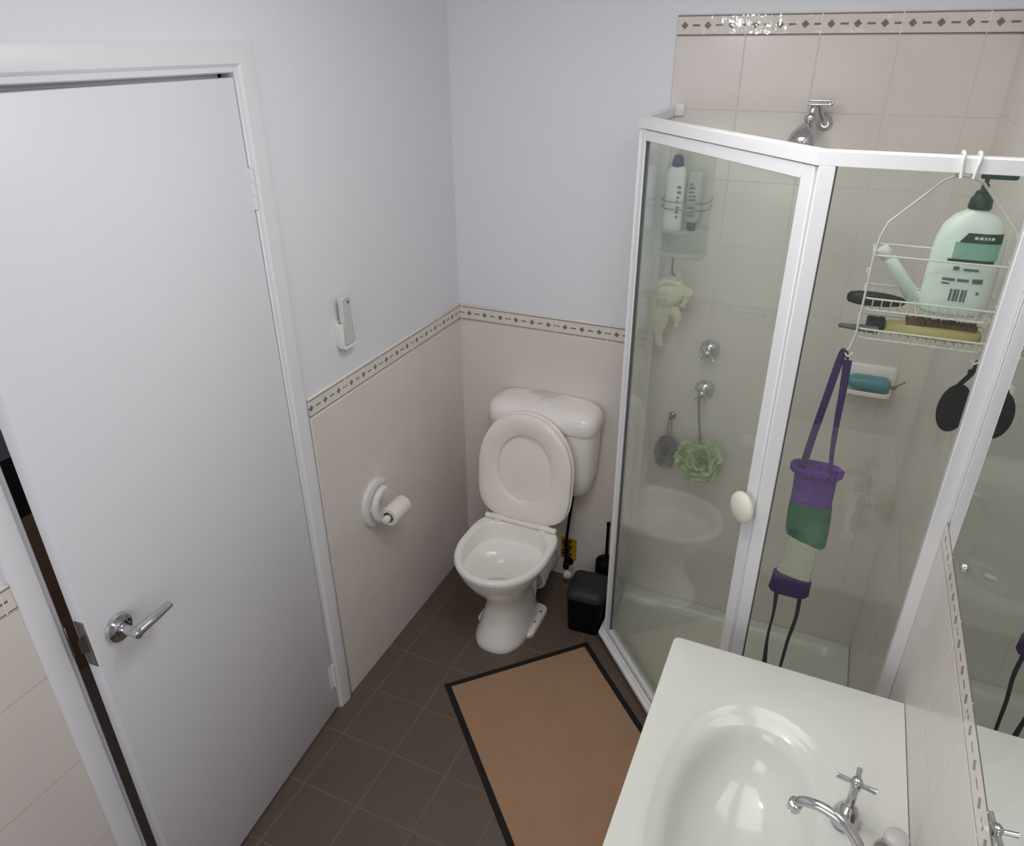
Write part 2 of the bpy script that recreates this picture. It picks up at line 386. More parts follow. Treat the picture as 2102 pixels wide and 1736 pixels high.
def door():
    hx, hy, ph = -0.030, D0-0.002, math.radians(4.7)
    r = bpy.data.objects.new('door_1', None); COL.objects.link(r); r.location = (hx, hy, 0); r.rotation_euler = (0, 0, ph)
    struct(r, 'flat white bathroom door standing slightly ajar', 'door')
    # local: leaf runs towards -y, room face at +x
    Wd, Th, fx = 0.744, 0.035, 0.030
    bm = NB(); box(bm, (fx-Th, -Wd, 0.012), (fx, -0.003, 2.036), 0.0015, 2); finish('door_leaf', bm, DOORPAINT, r, 40)
    for z in (1.79, 0.16):
        bm = NB()
        for k in range(3):
            lathe(bm, [(0.0045, 0), (0.0055, 0.001), (0.0055, 0.031), (0.0045, 0.032)], (fx+0.003, 0.0, z-0.048+k*0.0325), (0, 0, 1), 14)
        lathe(bm, [(0.003, 0), (0.003, 0.004)], (fx+0.003, 0.0, z+0.05), (0, 0, 1), 10)
        box(bm, (fx-0.0005, -0.022, z-0.048), (fx+0.0012, -0.002, z+0.05))
        finish('hinge', bm, TRIMP, r, 40)
    bm = NB(); box(bm, (fx-0.031, -Wd-0.0015, 0.935), (fx-0.005, -Wd+0.001, 1.055), 0.0005, 1)
    fp = plabel(finish('latch_plate', bm, STEELD, r, 40), 'dull metal latch plate')
    bm = NB(); vs = [(fx-0.024, -Wd, 0.975), (fx-0.024, -Wd-0.012, 0.975), (fx-0.010, -Wd, 0.975)]
    loft(bm, [vs, [(a, b, 1.012) for a, b, c in vs]]); finish('latch_bolt', bm, STEELD, fp)
    # lever handle
    hz = 0.99; hyy = -Wd+0.064
    h = bpy.data.objects.new('door_handle', None); COL.objects.link(h); h.parent = r; h.location = (fx, hyy, hz)
    plabel(h, 'chrome lever handle on a round rose')
    bm = NB(); lathe(bm, [(0.033, 0), (0.033, 0.004), (0.031, 0.009), (0.020, 0.011), (0.018, 0.012), (0.018, 0.008), (0.0135, 0.012), (0.0125, 0.018)], (0, 0, 0), (1, 0, 0), 40)
    finish('rose', bm, CHROME, h, 35)
    bm = NB(); lathe(bm, [(0.0115, 0.012), (0.0105, 0.030), (0.0105, 0.046), (0.0125, 0.052), (0.0115, 0.060), (0.006, 0.063)], (0, 0, 0), (1, 0, 0), 24)
    pth = smoothpath([(0.051, -0.008, 0), (0.052, 0.02, 0.001), (0.053, 0.05, 0.001), (0.051, 0.078, -0.001), (0.049, 0.098, -0.003)], 5)
    tube(bm, pth, lambda t: 0.014-0.004*t, 16, flat=0.8)
    finish('lever', bm, CHROME, h, 50)
    return r
door()

# ------------------------------------------------------------------ shower tray and enclosure
P0 = Vector((0.775, -0.325, 0)); P1 = Vector((1.262, -0.853, 0)); DD = (P1-P0).normalized(); DL = (P1-P0).length
DN = Vector((DD.y, -DD.x, 0))    # outward normal (towards the room)
MD = Matrix.Translation(P0) @ Matrix(((DD.x, DN.x, 0), (DD.y, DN.y, 0), (0, 0, 1))).to_4x4()   # local: u along door, v outwards
def tray():
    t = thing('shower_tray', 'white moulded shower tray inside the glass corner enclosure', 'shower tray', (1.25, -0.4, 0))
    E = 0.0
    out = [(0.765, -TT-.001), (0.765, -0.33), (1.258, -0.868), (WT-.001, -0.868), (WT-.001, -TT-.001)]
    def inset(pts, d, r, n=5):
        res = []; k = len(pts)
        P = [Vector((p[0], p[1])) for p in pts]
        cen = sum(P, Vector((0, 0)))/k
        L = []
        for i in range(k):
            a, b = P[i], P[(i+1) % k]; tdir = (b-a).normalized(); nn = Vector((-tdir.y, tdir.x))
            if nn.dot(cen-a) < 0: nn = -nn
            L.append((a+nn*d, tdir))
        C = []
        for i in range(k):
            (a, ta), (b, tb) = L[i-1], L[i]
            cr = ta.x*tb.y-ta.y*tb.x; s = ((b-a).x*tb.y-(b-a).y*tb.x)/cr; C.append(a+ta*s)
        for i in range(k):
            p, q, s = C[i], C[i-1], C[(i+1) % k]
            e1 = (q-p).normalized(); e2 = (s-p).normalized()
            A = p+e1*r; B = p+e2*r
            for j in range(n+1):
                tt = j/n; res.append(A*(1-tt)**2 + p*2*tt*(1-tt) + B*tt*tt)
        return res
    bm = NB()
    rg = []
    for d, r, z in ((0.0, 0.004, 0.0), (0.0, 0.004, 0.038), (0.004, 0.008, 0.042), (0.035, 0.04, 0.042), (0.045, 0.05, 0.036), (0.06, 0.06, 0.016), (0.09, 0.07, 0.012)):
        rg.append([(p.x, p.y, z) for p in inset(out, d, r)])
    loft(bm, rg, True, False)
    c = bm.verts.new((1.25, -0.42, 0.008)); last = [v for v in bm.verts if abs(v.co.z-0.012) < 1e-5]
    n = len(rg[0]); last = last[-n:] if len(last) >= n else last
    for i in range(n): bm.faces.new((last[i], last[(i+1) % n], c))
    finish('basin', bm, TRAYM, t, 35)
    bm = NB(); lathe(bm, [(0.045, 0.009), (0.045, 0.013), (0.04, 0.0145), (0.01, 0.0145)], (1.25, -0.42, 0), n=28); finish('drain_grate', bm, CHROME, t, 35)
    settle(t)
tray()

SH = 1.921
def enclosure():
    e = thing('shower_enclosure', 'white-framed angled glass shower screen in the back right corner', 'shower screen', (1.26, -0.85, 0.04))
    zs = 0.0435
    # top rail following the three sides
    bm = NB()
    def railring(p, nrm, w=0.014, z0=SH-0.027, z1=SH):
        a = p + nrm*w; b = p - nrm*w
        return [(a.x, a.y, z0), (a.x, a.y, z1-0.002), (a.x-nrm.x*0.002, a.y-nrm.y*0.002, z1), (b.x, b.y, z1), (b.x, b.y, z1-0.022), (b.x+nrm.x*0.006, b.y+nrm.y*0.006, z0)]
    def miter(n1, n2):
        m = (n1+n2); return m/(m.dot(n1))
    nl = Vector((-1, 0, 0)); nf = Vector((0, -1, 0))
    secs = [(Vector((P0.x, -TT, 0)), nl), (P0, miter(nl, DN)), (P1, miter(DN, nf)), (Vector((WT, P1.y, 0)), nf)]
    loft(bm, [railring(p, n) for p, n in secs]); finish('top_rail', bm, ALU, e, 30)
    # bottom sill with grooves
    bm = NB()
    def sill(p, n):
        pr = [(0.030, 0), (0.030, 0.010), (0.022, 0.014), (0.022, 0.010), (0.016, 0.010), (0.016, 0.020), (0.008, 0.022), (0.008, 0.014), (0.002, 0.014), (0.002, 0.026), (-0.012, 0.026), (-0.012, 0)]
        return [(p.x+n.x*a, p.y+n.y*a, zs-0.0005+z) for a, z in pr]
    loft(bm, [sill(p, n) for p, n in secs]); finish('sill', bm, ALU, e, 20)
    zb, zt = zs+0.024, SH-0.025
    # fixed panels: glass
    def pane(name, a, b, z0, z1, lab):
        d = (b-a).normalized(); n = Vector((d.y, -d.x, 0))*0.0025; bm = NB()
        q = [a+n, b+n, b-n, a-n]
        loft(bm, [[(v.x, v.y, z0) for v in q], [(v.x, v.y, z1) for v in q]])
        return plabel(finish(name, bm, PANE, e), lab)
    pane('glass_pane', Vector((P0.x, -0.03, 0)), Vector((P0.x, P0.y+0.02, 0)), zb, zt, 'narrow return glass beside the toilet')
    pane('glass_pane', Vector((P1.x+0.028, P1.y, 0)), Vector((WT-0.028, P1.y, 0)), zb, zt, 'fixed glass pane facing the vanity')
    # wall channels
    bm = NB(); box(bm, (P0.x-0.012, -0.034, zb-0.004), (P0.x+0.012, -TT, SH-0.027), 0.0015, 1); box(bm, (P0.x+0.014, -0.020, SH-0.022), (P0.x+0.042, -TT, SH+0.012), 0.003, 2)
    finish('wall_channel', bm, ALU, e, 40)
    bm = NB(); box(bm, (WT-0.030, P1.y-0.014, zb-0.004), (WT, P1.y+0.014, SH-0.027), 0.0015, 1); finish('wall_channel', bm, ALU, e, 40)
    # posts at the two corners
    bm = NB()
    box(bm, (P0.x-0.011, P0.y-0.002, zb-0.004), (P0.x+0.009, P0.y+0.020, SH-0.027), 0.002, 1)
    finish('post', bm, ALU, e, 40)
    bm = NB(); box(bm, (P1.x-0.001, P1.y-0.0145, zb-0.004), (P1.x+0.030, P1.y+0.012, SH-0.027), 0.002, 1); finish('post', bm, ALU, e, 40)
    bm = NB(); box(bm, (P1.x+0.030, P1.y-0.008, zb), (P1.x+0.033, P1.y+0.004, SH-0.027)); finish('rubber_seal', bm, DARKSEAL, e)
    # pivot door with its own frame
    d = bpy.data.objects.new('shower_door', None); COL.objects.link(d); d.parent = e; d.location = (0, 0, 0)
    plabel(d, 'framed glass door set across the corner')
    u0, u1, z0, z1 = 0.012, DL-0.001, zs+0.030, SH-0.030
    bm = NB()
    ft = 0.010
    box(bm, (u0, -ft, z0), (u0+0.020, ft, z1), 0.0015, 1, MD); box(bm, (u1-0.036, -ft, z0), (u1, ft, z1), 0.0015, 1, MD)
    box(bm, (u0+0.020, -ft, z1-0.028), (u1-0.036, ft, z1), 0.0015, 1, MD); box(bm, (u0+0.020, -ft, z0), (u1-0.036, ft, z0+0.022), 0.0015, 1, MD)
    finish('door_frame', bm, ALU, d, 40)
    bm = NB()
    for (a0, a1, b0, b1) in ((u0+0.020, u0+0.0235, z0+0.02, z1-0.03), (u1-0.0385, u1-0.036, z0+0.02, z1-0.03)):
        box(bm, (a0, -0.004, b0), (a1, 0.006, b1), 0, 1, MD)
    finish('glazing_seal', bm, DARKSEAL, d)
    bm = NB(); box(bm, (u0+0.018, -0.0025, z0+0.02), (u1-0.034, 0.0025, z1-0.028), 0, 1, MD); plabel(finish('glass_pane', bm, PANED, d), 'door glass reflecting the toilet')
    bm = NB(); kc = P0 + DD*(u1-0.014) + Vector((0, 0, 1.100)) + DN*0.010
    lathe(bm, [(0.012, 0), (0.012, 0.012), (0.034, 0.014), (0.040, 0.018), (0.041, 0.023), (0.038, 0.030), (0.027, 0.036), (0.011, 0.039), (0.001, 0.0395)], kc, DN, 36)
    plabel(finish('door_knob', bm, CREAMP, d, 50), 'round white pull knob')
    d2 = e.location.copy()
    for ch in list(e.children): ch.location = ch.location - d2
enclosure()

# ------------------------------------------------------------------ shower fittings on the back wall
def shower_tap(z, x, label):
    t = thing('shower_tap', label, 'tap', (x, -TT, z), 'shower taps')
    bm = NB(); lathe(bm, [(0.034, 0), (0.034, 0.003), (0.030, 0.012), (0.020, 0.022), (0.014, 0.026)], (0, 0, 0), (0, -1, 0), 36); finish('flange', bm, CHROME, t, 35)
    bm = NB(); lathe(bm, [(0.011, 0.024), (0.011, 0.036), (0.014, 0.040), (0.014, 0.058), (0.009, 0.063), (0.002, 0.064)], (0, 0, 0), (0, -1, 0), 24)
    for k in range(4):
        a = math.radians(45+90*k); d = Vector((math.cos(a), 0, math.sin(a)))
        tube(bm, [Vector((0, -0.049, 0))+d*0.010, Vector((0, -0.049, 0))+d*0.022, Vector((0, -0.049, 0))+d*0.031, Vector((0, -0.049, 0))+d*0.034], lambda t: 0.0045+0.0018*t, 10)
    finish('cross_handle', bm, CHROME, t, 45)
    return t
shower_tap(1.158, 0.983, 'upper chrome cross-handle shower tap on the back wall')
shower_tap(1.006, 0.983, 'lower chrome cross-handle shower tap, loofah cord hanging from it')
def shower_head():
    t = thing('overhead_shower', 'chrome shower head on a swivel arm above the enclosure rail', 'shower head', (1.235, -TT, 1.905))
    o = Vector((1.235, 0, 1.905))
    bm = NB(); lathe(bm, [(0.020, 0), (0.020, 0.004), (0.013, 0.012), (0.010, 0.016)], (1.235, -TT, 1.905), (0, -1, 0), 28)
    tube(bm, smoothpath([(1.235, -0.018, 1.905), (1.232, -0.045, 1.912), (1.222, -0.068, 1.935), (1.216, -0.075, 1.958)], 5), 0.0075, 14)
    finish('arm', bm, CHROME, t, 40)
    bm = NB()   # flat swivel plate / lever on top
    box(bm, (1.185, -0.098, 1.957), (1.247, -0.070, 1.962), 0.002, 2); box(bm, (1.185, -0.098, 1.967), (1.247, -0.070, 1.972), 0.002, 2); box(bm, (1.236, -0.096, 1.957), (1.252, -0.072, 1.972), 0.004, 2)
    finish('swivel_lever', bm, CHROME, t, 40)
    bm = NB(); ax = Vector((-0.18, -0.42, -1)).normalized(); c = Vector((1.203, -0.088, 1.955))
    lathe(bm, [(0.009, 0), (0.011, 0.014), (0.008, 0.022), (0.015, 0.030), (0.015, 0.040), (0.010, 0.046), (0.018, 0.056), (0.027, 0.070), (0.035, 0.084), (0.038, 0.104), (0.036, 0.109), (0.004, 0.109)], c, ax, 36)
    finish('rose_head', bm, CHROME, t, 40)
    for ch in t.children: ch.location = ch.location + Vector((-0.012, 0, -0.014))
    t.location = t.location + Vector((-0.012, 0, -0.014))
    settle(t)
shower_head()
def soap_dish():
    t = thing('soap_dish', 'white ceramic soap holder on the back wall of the shower', 'soap dish', (1.49, -TT, 1.11))
    bm = NB(); loft(bm, [[(x, -TT-d, z) for x, z in rrect(1.412-s, 1.568+s, 1.100-s, 1.182+s, 0.015)] for d, s in ((0, 0.002), (0.008, 0.0), (0.011, -0.004))]); finish('back_plate', bm, CERAM, t, 35)
    bm = NB()
    def rr(s, z): return [(x, y, z) for x, y in rrect(1.42+s, 1.56-s, -0.078+s, -0.012, 0.02)]
    loft(bm, [rr(0.012, 1.094), rr(0.0, 1.104), rr(0.0, 1.115), rr(0.003, 1.117), rr(0.008, 1.115), rr(0.014, 1.105)]); finish('dish', bm, CERAM, t, 40)
    settle(t)
    bm = NB()
    rs = []
    for k in range(9):
        a = -PI/2+PI*k/8; z = 1.138+0.019*math.sin(a); s = 0.014*(1-math.cos(a))
        rs.append([(x, y, z) for x, y in rrect(1.428+s, 1.556-s, -0.072+s, -0.024-s*0.5, max(0.002, 0.02-s*0.5))])
    loft(bm, rs); s = finish('soap_bar', bm, TEAL, None, 60)
    tag(s, 'teal-blue soap bar resting on the shower soap holder', 'soap')
soap_dish()
bm = NB(); tube(bm, [(1.562, -0.058, 1.142), (1.568, -0.066, 1.146), (1.580, -0.072, 1.158), (1.590, -0.074, 1.168)], lambda t: 0.0028-0.0008*t, 8)
lathe(bm, [(0.004, 0), (0.007, 0.004), (0.007, 0.012), (0.004, 0.016)], (1.558, -0.057, 1.134), (0.6, -0.35, 0.5), 14)
tag(finish('nail_brush', bm, plain('brush_tan', (128, 108, 84), 0.5)), 'small brown stick brush poking from the right of the teal soap', 'brush')

def black_pad():
    p = thing('scrubbing_pad', 'black oval scrubbing pad hanging on a cord from the wire caddy', 'scrubbing pad', (1.608, -0.812, 1.412))
    bm = NB(); bmesh.ops.create_uvsphere(bm, u_segments=32, v_segments=18, radius=1)
    bmesh.ops.transform(bm, matrix=Matrix.Translation((0.002, 0.022, 0)) @ Matrix.Rotation(math.radians(12), 4, 'Z') @ Matrix.Diagonal((0.032, 0.013, 0.056, 1)), verts=bm.verts[:])
    finish('pad', bm, BLACKM, p, 60)
    bm = NB()
    tube(bm, smoothpath([(-0.006, 0.016, 0.052), (0.004, 0.010, 0.075), (0.012, 0.004, 0.096), (0.014, 0.0, 0.118), (0.018, -0.003, 0.112), (0.012, 0.002, 0.085), (0.0, 0.014, 0.056)], 4), 0.0026, 7)
    lathe(bm, [(0.002, 0), (0.006, 0.003), (0.006, 0.010), (0.002, 0.013)], (0.010, 0.003, 0.086), n=12)
    finish('cord', bm, BLACKM, p, 60)
black_pad()

# ------------------------------------------------------------------ loofahs hanging from the lower tap
def mesh_sponge(name, label, c, r, mat, cord, sq=(1, 0.75, 1)):
    t = thing(name, label, 'mesh sponge', c)
    bm = NB(); rnd = random.Random(hash(label) % 1000 if False else len(label))
    for k in range(46):     # crumpled netting: many wavy ribbons through the ball
        ax = Vector((rnd.gauss(0, 1), rnd.gauss(0, 1), rnd.gauss(0, 1))).normalized(); e1 = ax.orthogonal().normalized(); e2 = ax.cross(e1)
        R = r*rnd.uniform(0.62, 1.0); off = ax*r*rnd.uniform(-0.35, 0.35); n = 26; ph = rnd.uniform(0, 6); fq = rnd.randint(4, 7)
        inn, outn = [], []
        for i in range(n):
            a = 2*PI*i/n; d = e1*math.cos(a)+e2*math.sin(a); wv = math.sin(fq*a+ph)
            inn.append(off*0.4 + d*R*0.55 + ax*wv*r*0.10); outn.append(off + d*R*(0.92+0.08*wv) + ax*wv*r*0.24)
        S = lambda v: (v.x*sq[0], v.y*sq[1], v.z*sq[2])
        a_ = ring(bm, [S(v) for v in inn]); b_ = ring(bm, [S(v) for v in outn]); bridge(bm, a_, b_)
    finish('netting', bm, mat, t, 80)
    bm = NB(); tube(bm, smoothpath(cord, 4), 0.0028, 7); finish('hanging_cord', bm, mat if mat is LOOFP else plain('grey_cord', (120, 122, 118), 0.8), t, 60)
    return t
mesh_sponge('mesh_sponge', 'pale green mesh shower sponge hanging below the lower tap', (1.006, -0.085, 0.755), 0.088, LOOFG,
            [(-0.003, 0, 0.05), (-0.014, 0.006, 0.12), (-0.024, 0.012, 0.18), (-0.031, 0.014, 0.235), (-0.029, 0.022, 0.262), (-0.027, 0.018, 0.235), (-0.016, 0.006, 0.16), (0.004, 0, 0.05)])
mesh_sponge('mesh_sponge', 'greyish mauve mesh sponge partly behind the green one', (0.878, -0.048, 0.742), 0.060, LOOFP,
            [(0.0, 0.0, 0.05), (-0.006, 0.010, 0.09), (-0.006, 0.024, 0.128), (0.000, 0.026, 0.137), (0.008, 0.015, 0.10), (0.008, 0, 0.05)], sq=(0.8, 0.62, 1.25))
bm = NB(); lathe(bm, [(0.014, 0), (0.013, 0.003), (0.006, 0.008), (0.004, 0.024), (0.006, 0.026)], (0.880, -TT, 0.878), (0, -1, 0), 20)
tag(finish('wall_hook', bm, CHROMED, None, 40), 'small grey wall hook above the mauve mesh sponge', 'hook')

# ------------------------------------------------------------------ clear corner caddy at the back left of the shower
def corner_caddy():
    t = thing('shower_caddy', 'clear plastic two-tier caddy on the back wall near the shower corner', 'shower caddy', (0.865, -TT, 1.50))
    bm = NB(); loft(bm, [[(x, y, z) for x, z in rrect(0.80, 0.93, 1.46, 1.80, 0.02)] for y in (-TT-0.0005, -TT-0.004)]); finish('back_plate', bm, CLEARP, t, 35)
    for z in (1.562, 1.488):
        bm = NB()
        def rr(s, zz): return [(x, y, zz) for x, y in rrect(0.788+s, 0.935-s, -0.125+s, -TT-0.004, 0.045)]
        loft(bm, [rr(0.003, z), rr(0, z+0.003), rr(0, z+0.016), rr(0.0025, z+0.016), rr(0.003, z+0.005)]); finish('tray', bm, CLEARP, t, 35)
    bm = NB()
    for z in (1.640, 1.662):
        tube(bm, smoothpath([(0.79, -0.012, z), (0.79, -0.09, z), (0.815, -0.122, z), (0.86, -0.126, z), (0.91, -0.122, z), (0.933, -0.09, z), (0.933, -0.012, z)], 4), 0.0022, 6)
    finish('guard_rail', bm, CHROMED, t, 50)
    bm = NB(); tube(bm, smoothpath([(0.845, -0.10, 1.489), (0.845, -0.10, 1.455), (0.847, -0.104, 1.435), (0.856, -0.110, 1.432)], 4), 0.0035, 8); finish('hook', bm, GREYP, t, 50)
    settle(t)
corner_caddy()
def shampoo():
    t = thing('shampoo_bottle', 'white bottle with a navy cap in the clear shower caddy', 'bottle', (0.826, -0.074, 1.5675))
    bm = NB()
    def rr(w, d, z): return [(x, y, z) for x, y in rrect(-w, w, -d, d, min(w, d)*0.75)]
    loft(bm, [rr(0.024, 0.017, 0), rr(0.028, 0.020, 0.004), rr(0.029, 0.021, 0.03), rr(0.029, 0.021, 0.165), rr(0.026, 0.019, 0.185), rr(0.018, 0.014, 0.194)]); finish('body', bm, BOTTLEW, t, 40)
    bm = NB(); lathe(bm, [(0.0175, 0.193), (0.019, 0.197), (0.017, 0.212), (0.014, 0.222), (0.007, 0.227), (0.001, 0.2275)], n=24); finish('cap', bm, NAVY, t, 40)
    bm = NB()
    rn = random.Random(3)
    for k in range(7):
        z = 0.04+k*0.015; box(bm, (0.010, -0.0220, z), (0.010+rn.uniform(0.006, 0.012), -0.0210, z+rn.uniform(0.006, 0.011)))
    finish('printing', bm, INK, t)
shampoo()
def clearbottle():
    t = thing('shampoo_bottle', 'slim translucent bottle with a black cap standing upside down', 'bottle', (0.883, -0.062, 1.5675))
    def rr(w, d, z): return [(x, y, z) for x, y in rrect(-w, w, -d, d, min(w, d)*0.7)]
    bm = NB(); lathe(bm, [(0.012, 0), (0.014, 0.002), (0.014, 0.022), (0.012, 0.025)], n=24); finish('cap', bm, BLACKP, t, 40)
    bm = NB(); loft(bm, [rr(0.012, 0.010, 0.025), rr(0.020, 0.015, 0.034), rr(0.022, 0.015, 0.12), rr(0.020, 0.005, 0.17), rr(0.020, 0.002, 0.178)])
    finish('body', bm, glass_mat('translucent_plastic', (0.86, 0.9, 0.88), 0.2, 1.2, haze=0.75), t, 40)
    bm = NB(); rn = random.Random(5)
    for k in range(9):
        z = 0.045+k*0.012
        box(bm, (-0.014, -0.0175, z), (-0.014+rn.uniform(0.010, 0.024), -0.0160, z+rn.uniform(0.004, 0.007)))
    finish('printing', bm, INK, t)
clearbottle()
def gloves():
    t = thing('exfoliating_glove', 'cream cloth exfoliating glove hanging under the clear shower caddy', 'glove', (0.852, -0.10, 1.448))
    o = Vector((0.835, -0.10, 1.44))
    bm = NB(); tube(bm, smoothpath([(0.015, -0.008, 0.0), (0.012, -0.004, -0.03), (-0.03, 0, -0.035), (-0.035, 0, -0.05), (0.0, 0, -0.07)], 5), 0.0035, 7)
    tube(bm, smoothpath([(0.015, -0.008, 0.0), (0.022, -0.004, -0.03), (0.03, 0, -0.06)], 5), 0.003, 7); finish('hanging_loop', bm, GLOVE, t, 60)
    bm = NB(); rn = random.Random(11)
    def lump(c, rad, z1, k):   # draped, pleated cloth column
        rings = []
        for j in range(10):
            f = j/9; z = c[2] + (z1-c[2])*f; pts = []
            for i in range(30):
                a = 2*PI*i/30; rr_ = rad*(0.45+0.75*math.sin(PI*min(1, f*1.15+0.12))**0.6)*(1+0.16*math.sin(5*a+k+f*2)+0.08*math.sin(9*a-f*5))
                pts.append((c[0]+math.cos(a)*rr_+0.008*math.sin(f*5+k), c[1]+math.sin(a)*rr_*0.45, z))
            rings.append(pts)
        loft(bm, rings)
    lump((0.0, 0.0, -0.055), 0.045, -0.15, 0.5)
    lump((-0.030, 0.004, -0.07), 0.026, -0.27, 2.0)
    lump((0.022, -0.010, -0.12), 0.015, -0.19, 4.0)
    tube(bm, smoothpath([(-0.03, 0, -0.1), (-0.045, 0.002, -0.06), (-0.02, 0.004, -0.045), (0.02, 0.0, -0.05), (0.042, 0.0, -0.08), (0.04, 0, -0.12)], 4), lambda t: 0.012, 10)
    finish('cloth', bm, GLOVE, t, 70)
gloves()

# ------------------------------------------------------------------ wire caddy hanging on the front rail, with its contents
YB, YFc = -0.705, -0.815     # back and front of the baskets
def wire_caddy():
    t = thing('wire_caddy', 'white wire shower caddy hooked over the enclosure top rail', 'shower caddy', (1.512, -0.835, 1.66))
    XL, XR = 1.392, 1.632; r = 0.0020; yb = -0.818
    bm = NB()
    for sx, xa in ((-1, 1.497), (1, 1.523)):
        tube(bm, smoothpath([(xa-0.003*sx, -0.873, 1.886), (xa-0.002*sx, -0.8725, 1.900), (xa, -0.8725, 1.914), (xa, -0.868, 1.925), (xa, -0.853, 1.928), (xa, -0.838, 1.925), (xa, -0.832, 1.914), (xa, -0.824, 1.882)], 4), 0.0030, 8)
    finish('rail_hook', bm, WIREM, t, 60)
    bm = NB()
    tube(bm, [(1.523, -0.822, 1.882), (1.497, -0.822, 1.882), (1.480, -0.819, 1.872), (1.405, yb, 1.790), (XL+0.004, yb, 1.762), (XL, yb, 1.72), (XL, yb, 1.56), (XL-0.006, yb, 1.524)], r*1.15, 8)
    tube(bm, [(1.497, -0.822, 1.882), (1.523, -0.822, 1.882), (1.545, -0.819, 1.872), (XR-0.012, yb, 1.790), (XR-0.002, yb, 1.762), (XR, yb, 1.72), (XR, yb, 1.56), (XR-0.008, yb, 1.530), (XR-0.016, yb, 1.524), (XR-0.020, yb, 1.532)], r*1.15, 8)
    tube(bm, smoothpath([(XL-0.006, yb, 1.524), (XL-0.012, yb, 1.512), (XL-0.006, yb-0.004, 1.506), (XL+0.002, yb, 1.514)], 4), r, 7)
    finish('frame', bm, WIREM, t, 50)
    def rectwire(bm, z, x0=XL, x1=XR, y0=-0.815, y1=YB):
        tube(bm, [(x, y, z) for x, y in rrect(x0, x1, y0, y1, 0.012, 4)], r, 7, closed=True)
    bm = NB()
    rectwire(bm, 1.722, y0=-0.812, y1=YB-0.002)
    tube(bm, smoothpath([(XL+0.0, -0.812, 1.722), (XL+0.004, -0.815, 1.700), (XL-0.006, -0.818, 1.694), (XL-0.002, -0.818, 1.682)], 3), r, 7)
    rectwire(bm, 1.634); rectwire(bm, 1.608, XL+0.006, XR-0.006, -0.807, YB-0.008)
    n = 13
    for i in range(n):
        x = XL+0.018+(XR-XL-0.036)*i/(n-1)
        tube(bm, [(x, -0.815, 1.634), (x, -0.807, 1.606), (x, YB-0.008, 1.606), (x, YB, 1.634)], 0.0013, 6)
    finish('upper_basket', bm, WIREM, t, 50)
    bm = NB()
    rectwire(bm, 1.568); rectwire(bm, 1.546, XL+0.006, XR-0.006, -0.807, YB-0.008)
    for i in range(n):
        x = XL+0.018+(XR-XL-0.036)*i/(n-1)
        tube(bm, [(x, -0.815, 1.568), (x, -0.807, 1.544), (x, YB-0.008, 1.544), (x, YB, 1.568)], 0.0013, 6)
    finish('lower_basket', bm, WIREM, t, 50)
    settle(t)
wire_caddy()
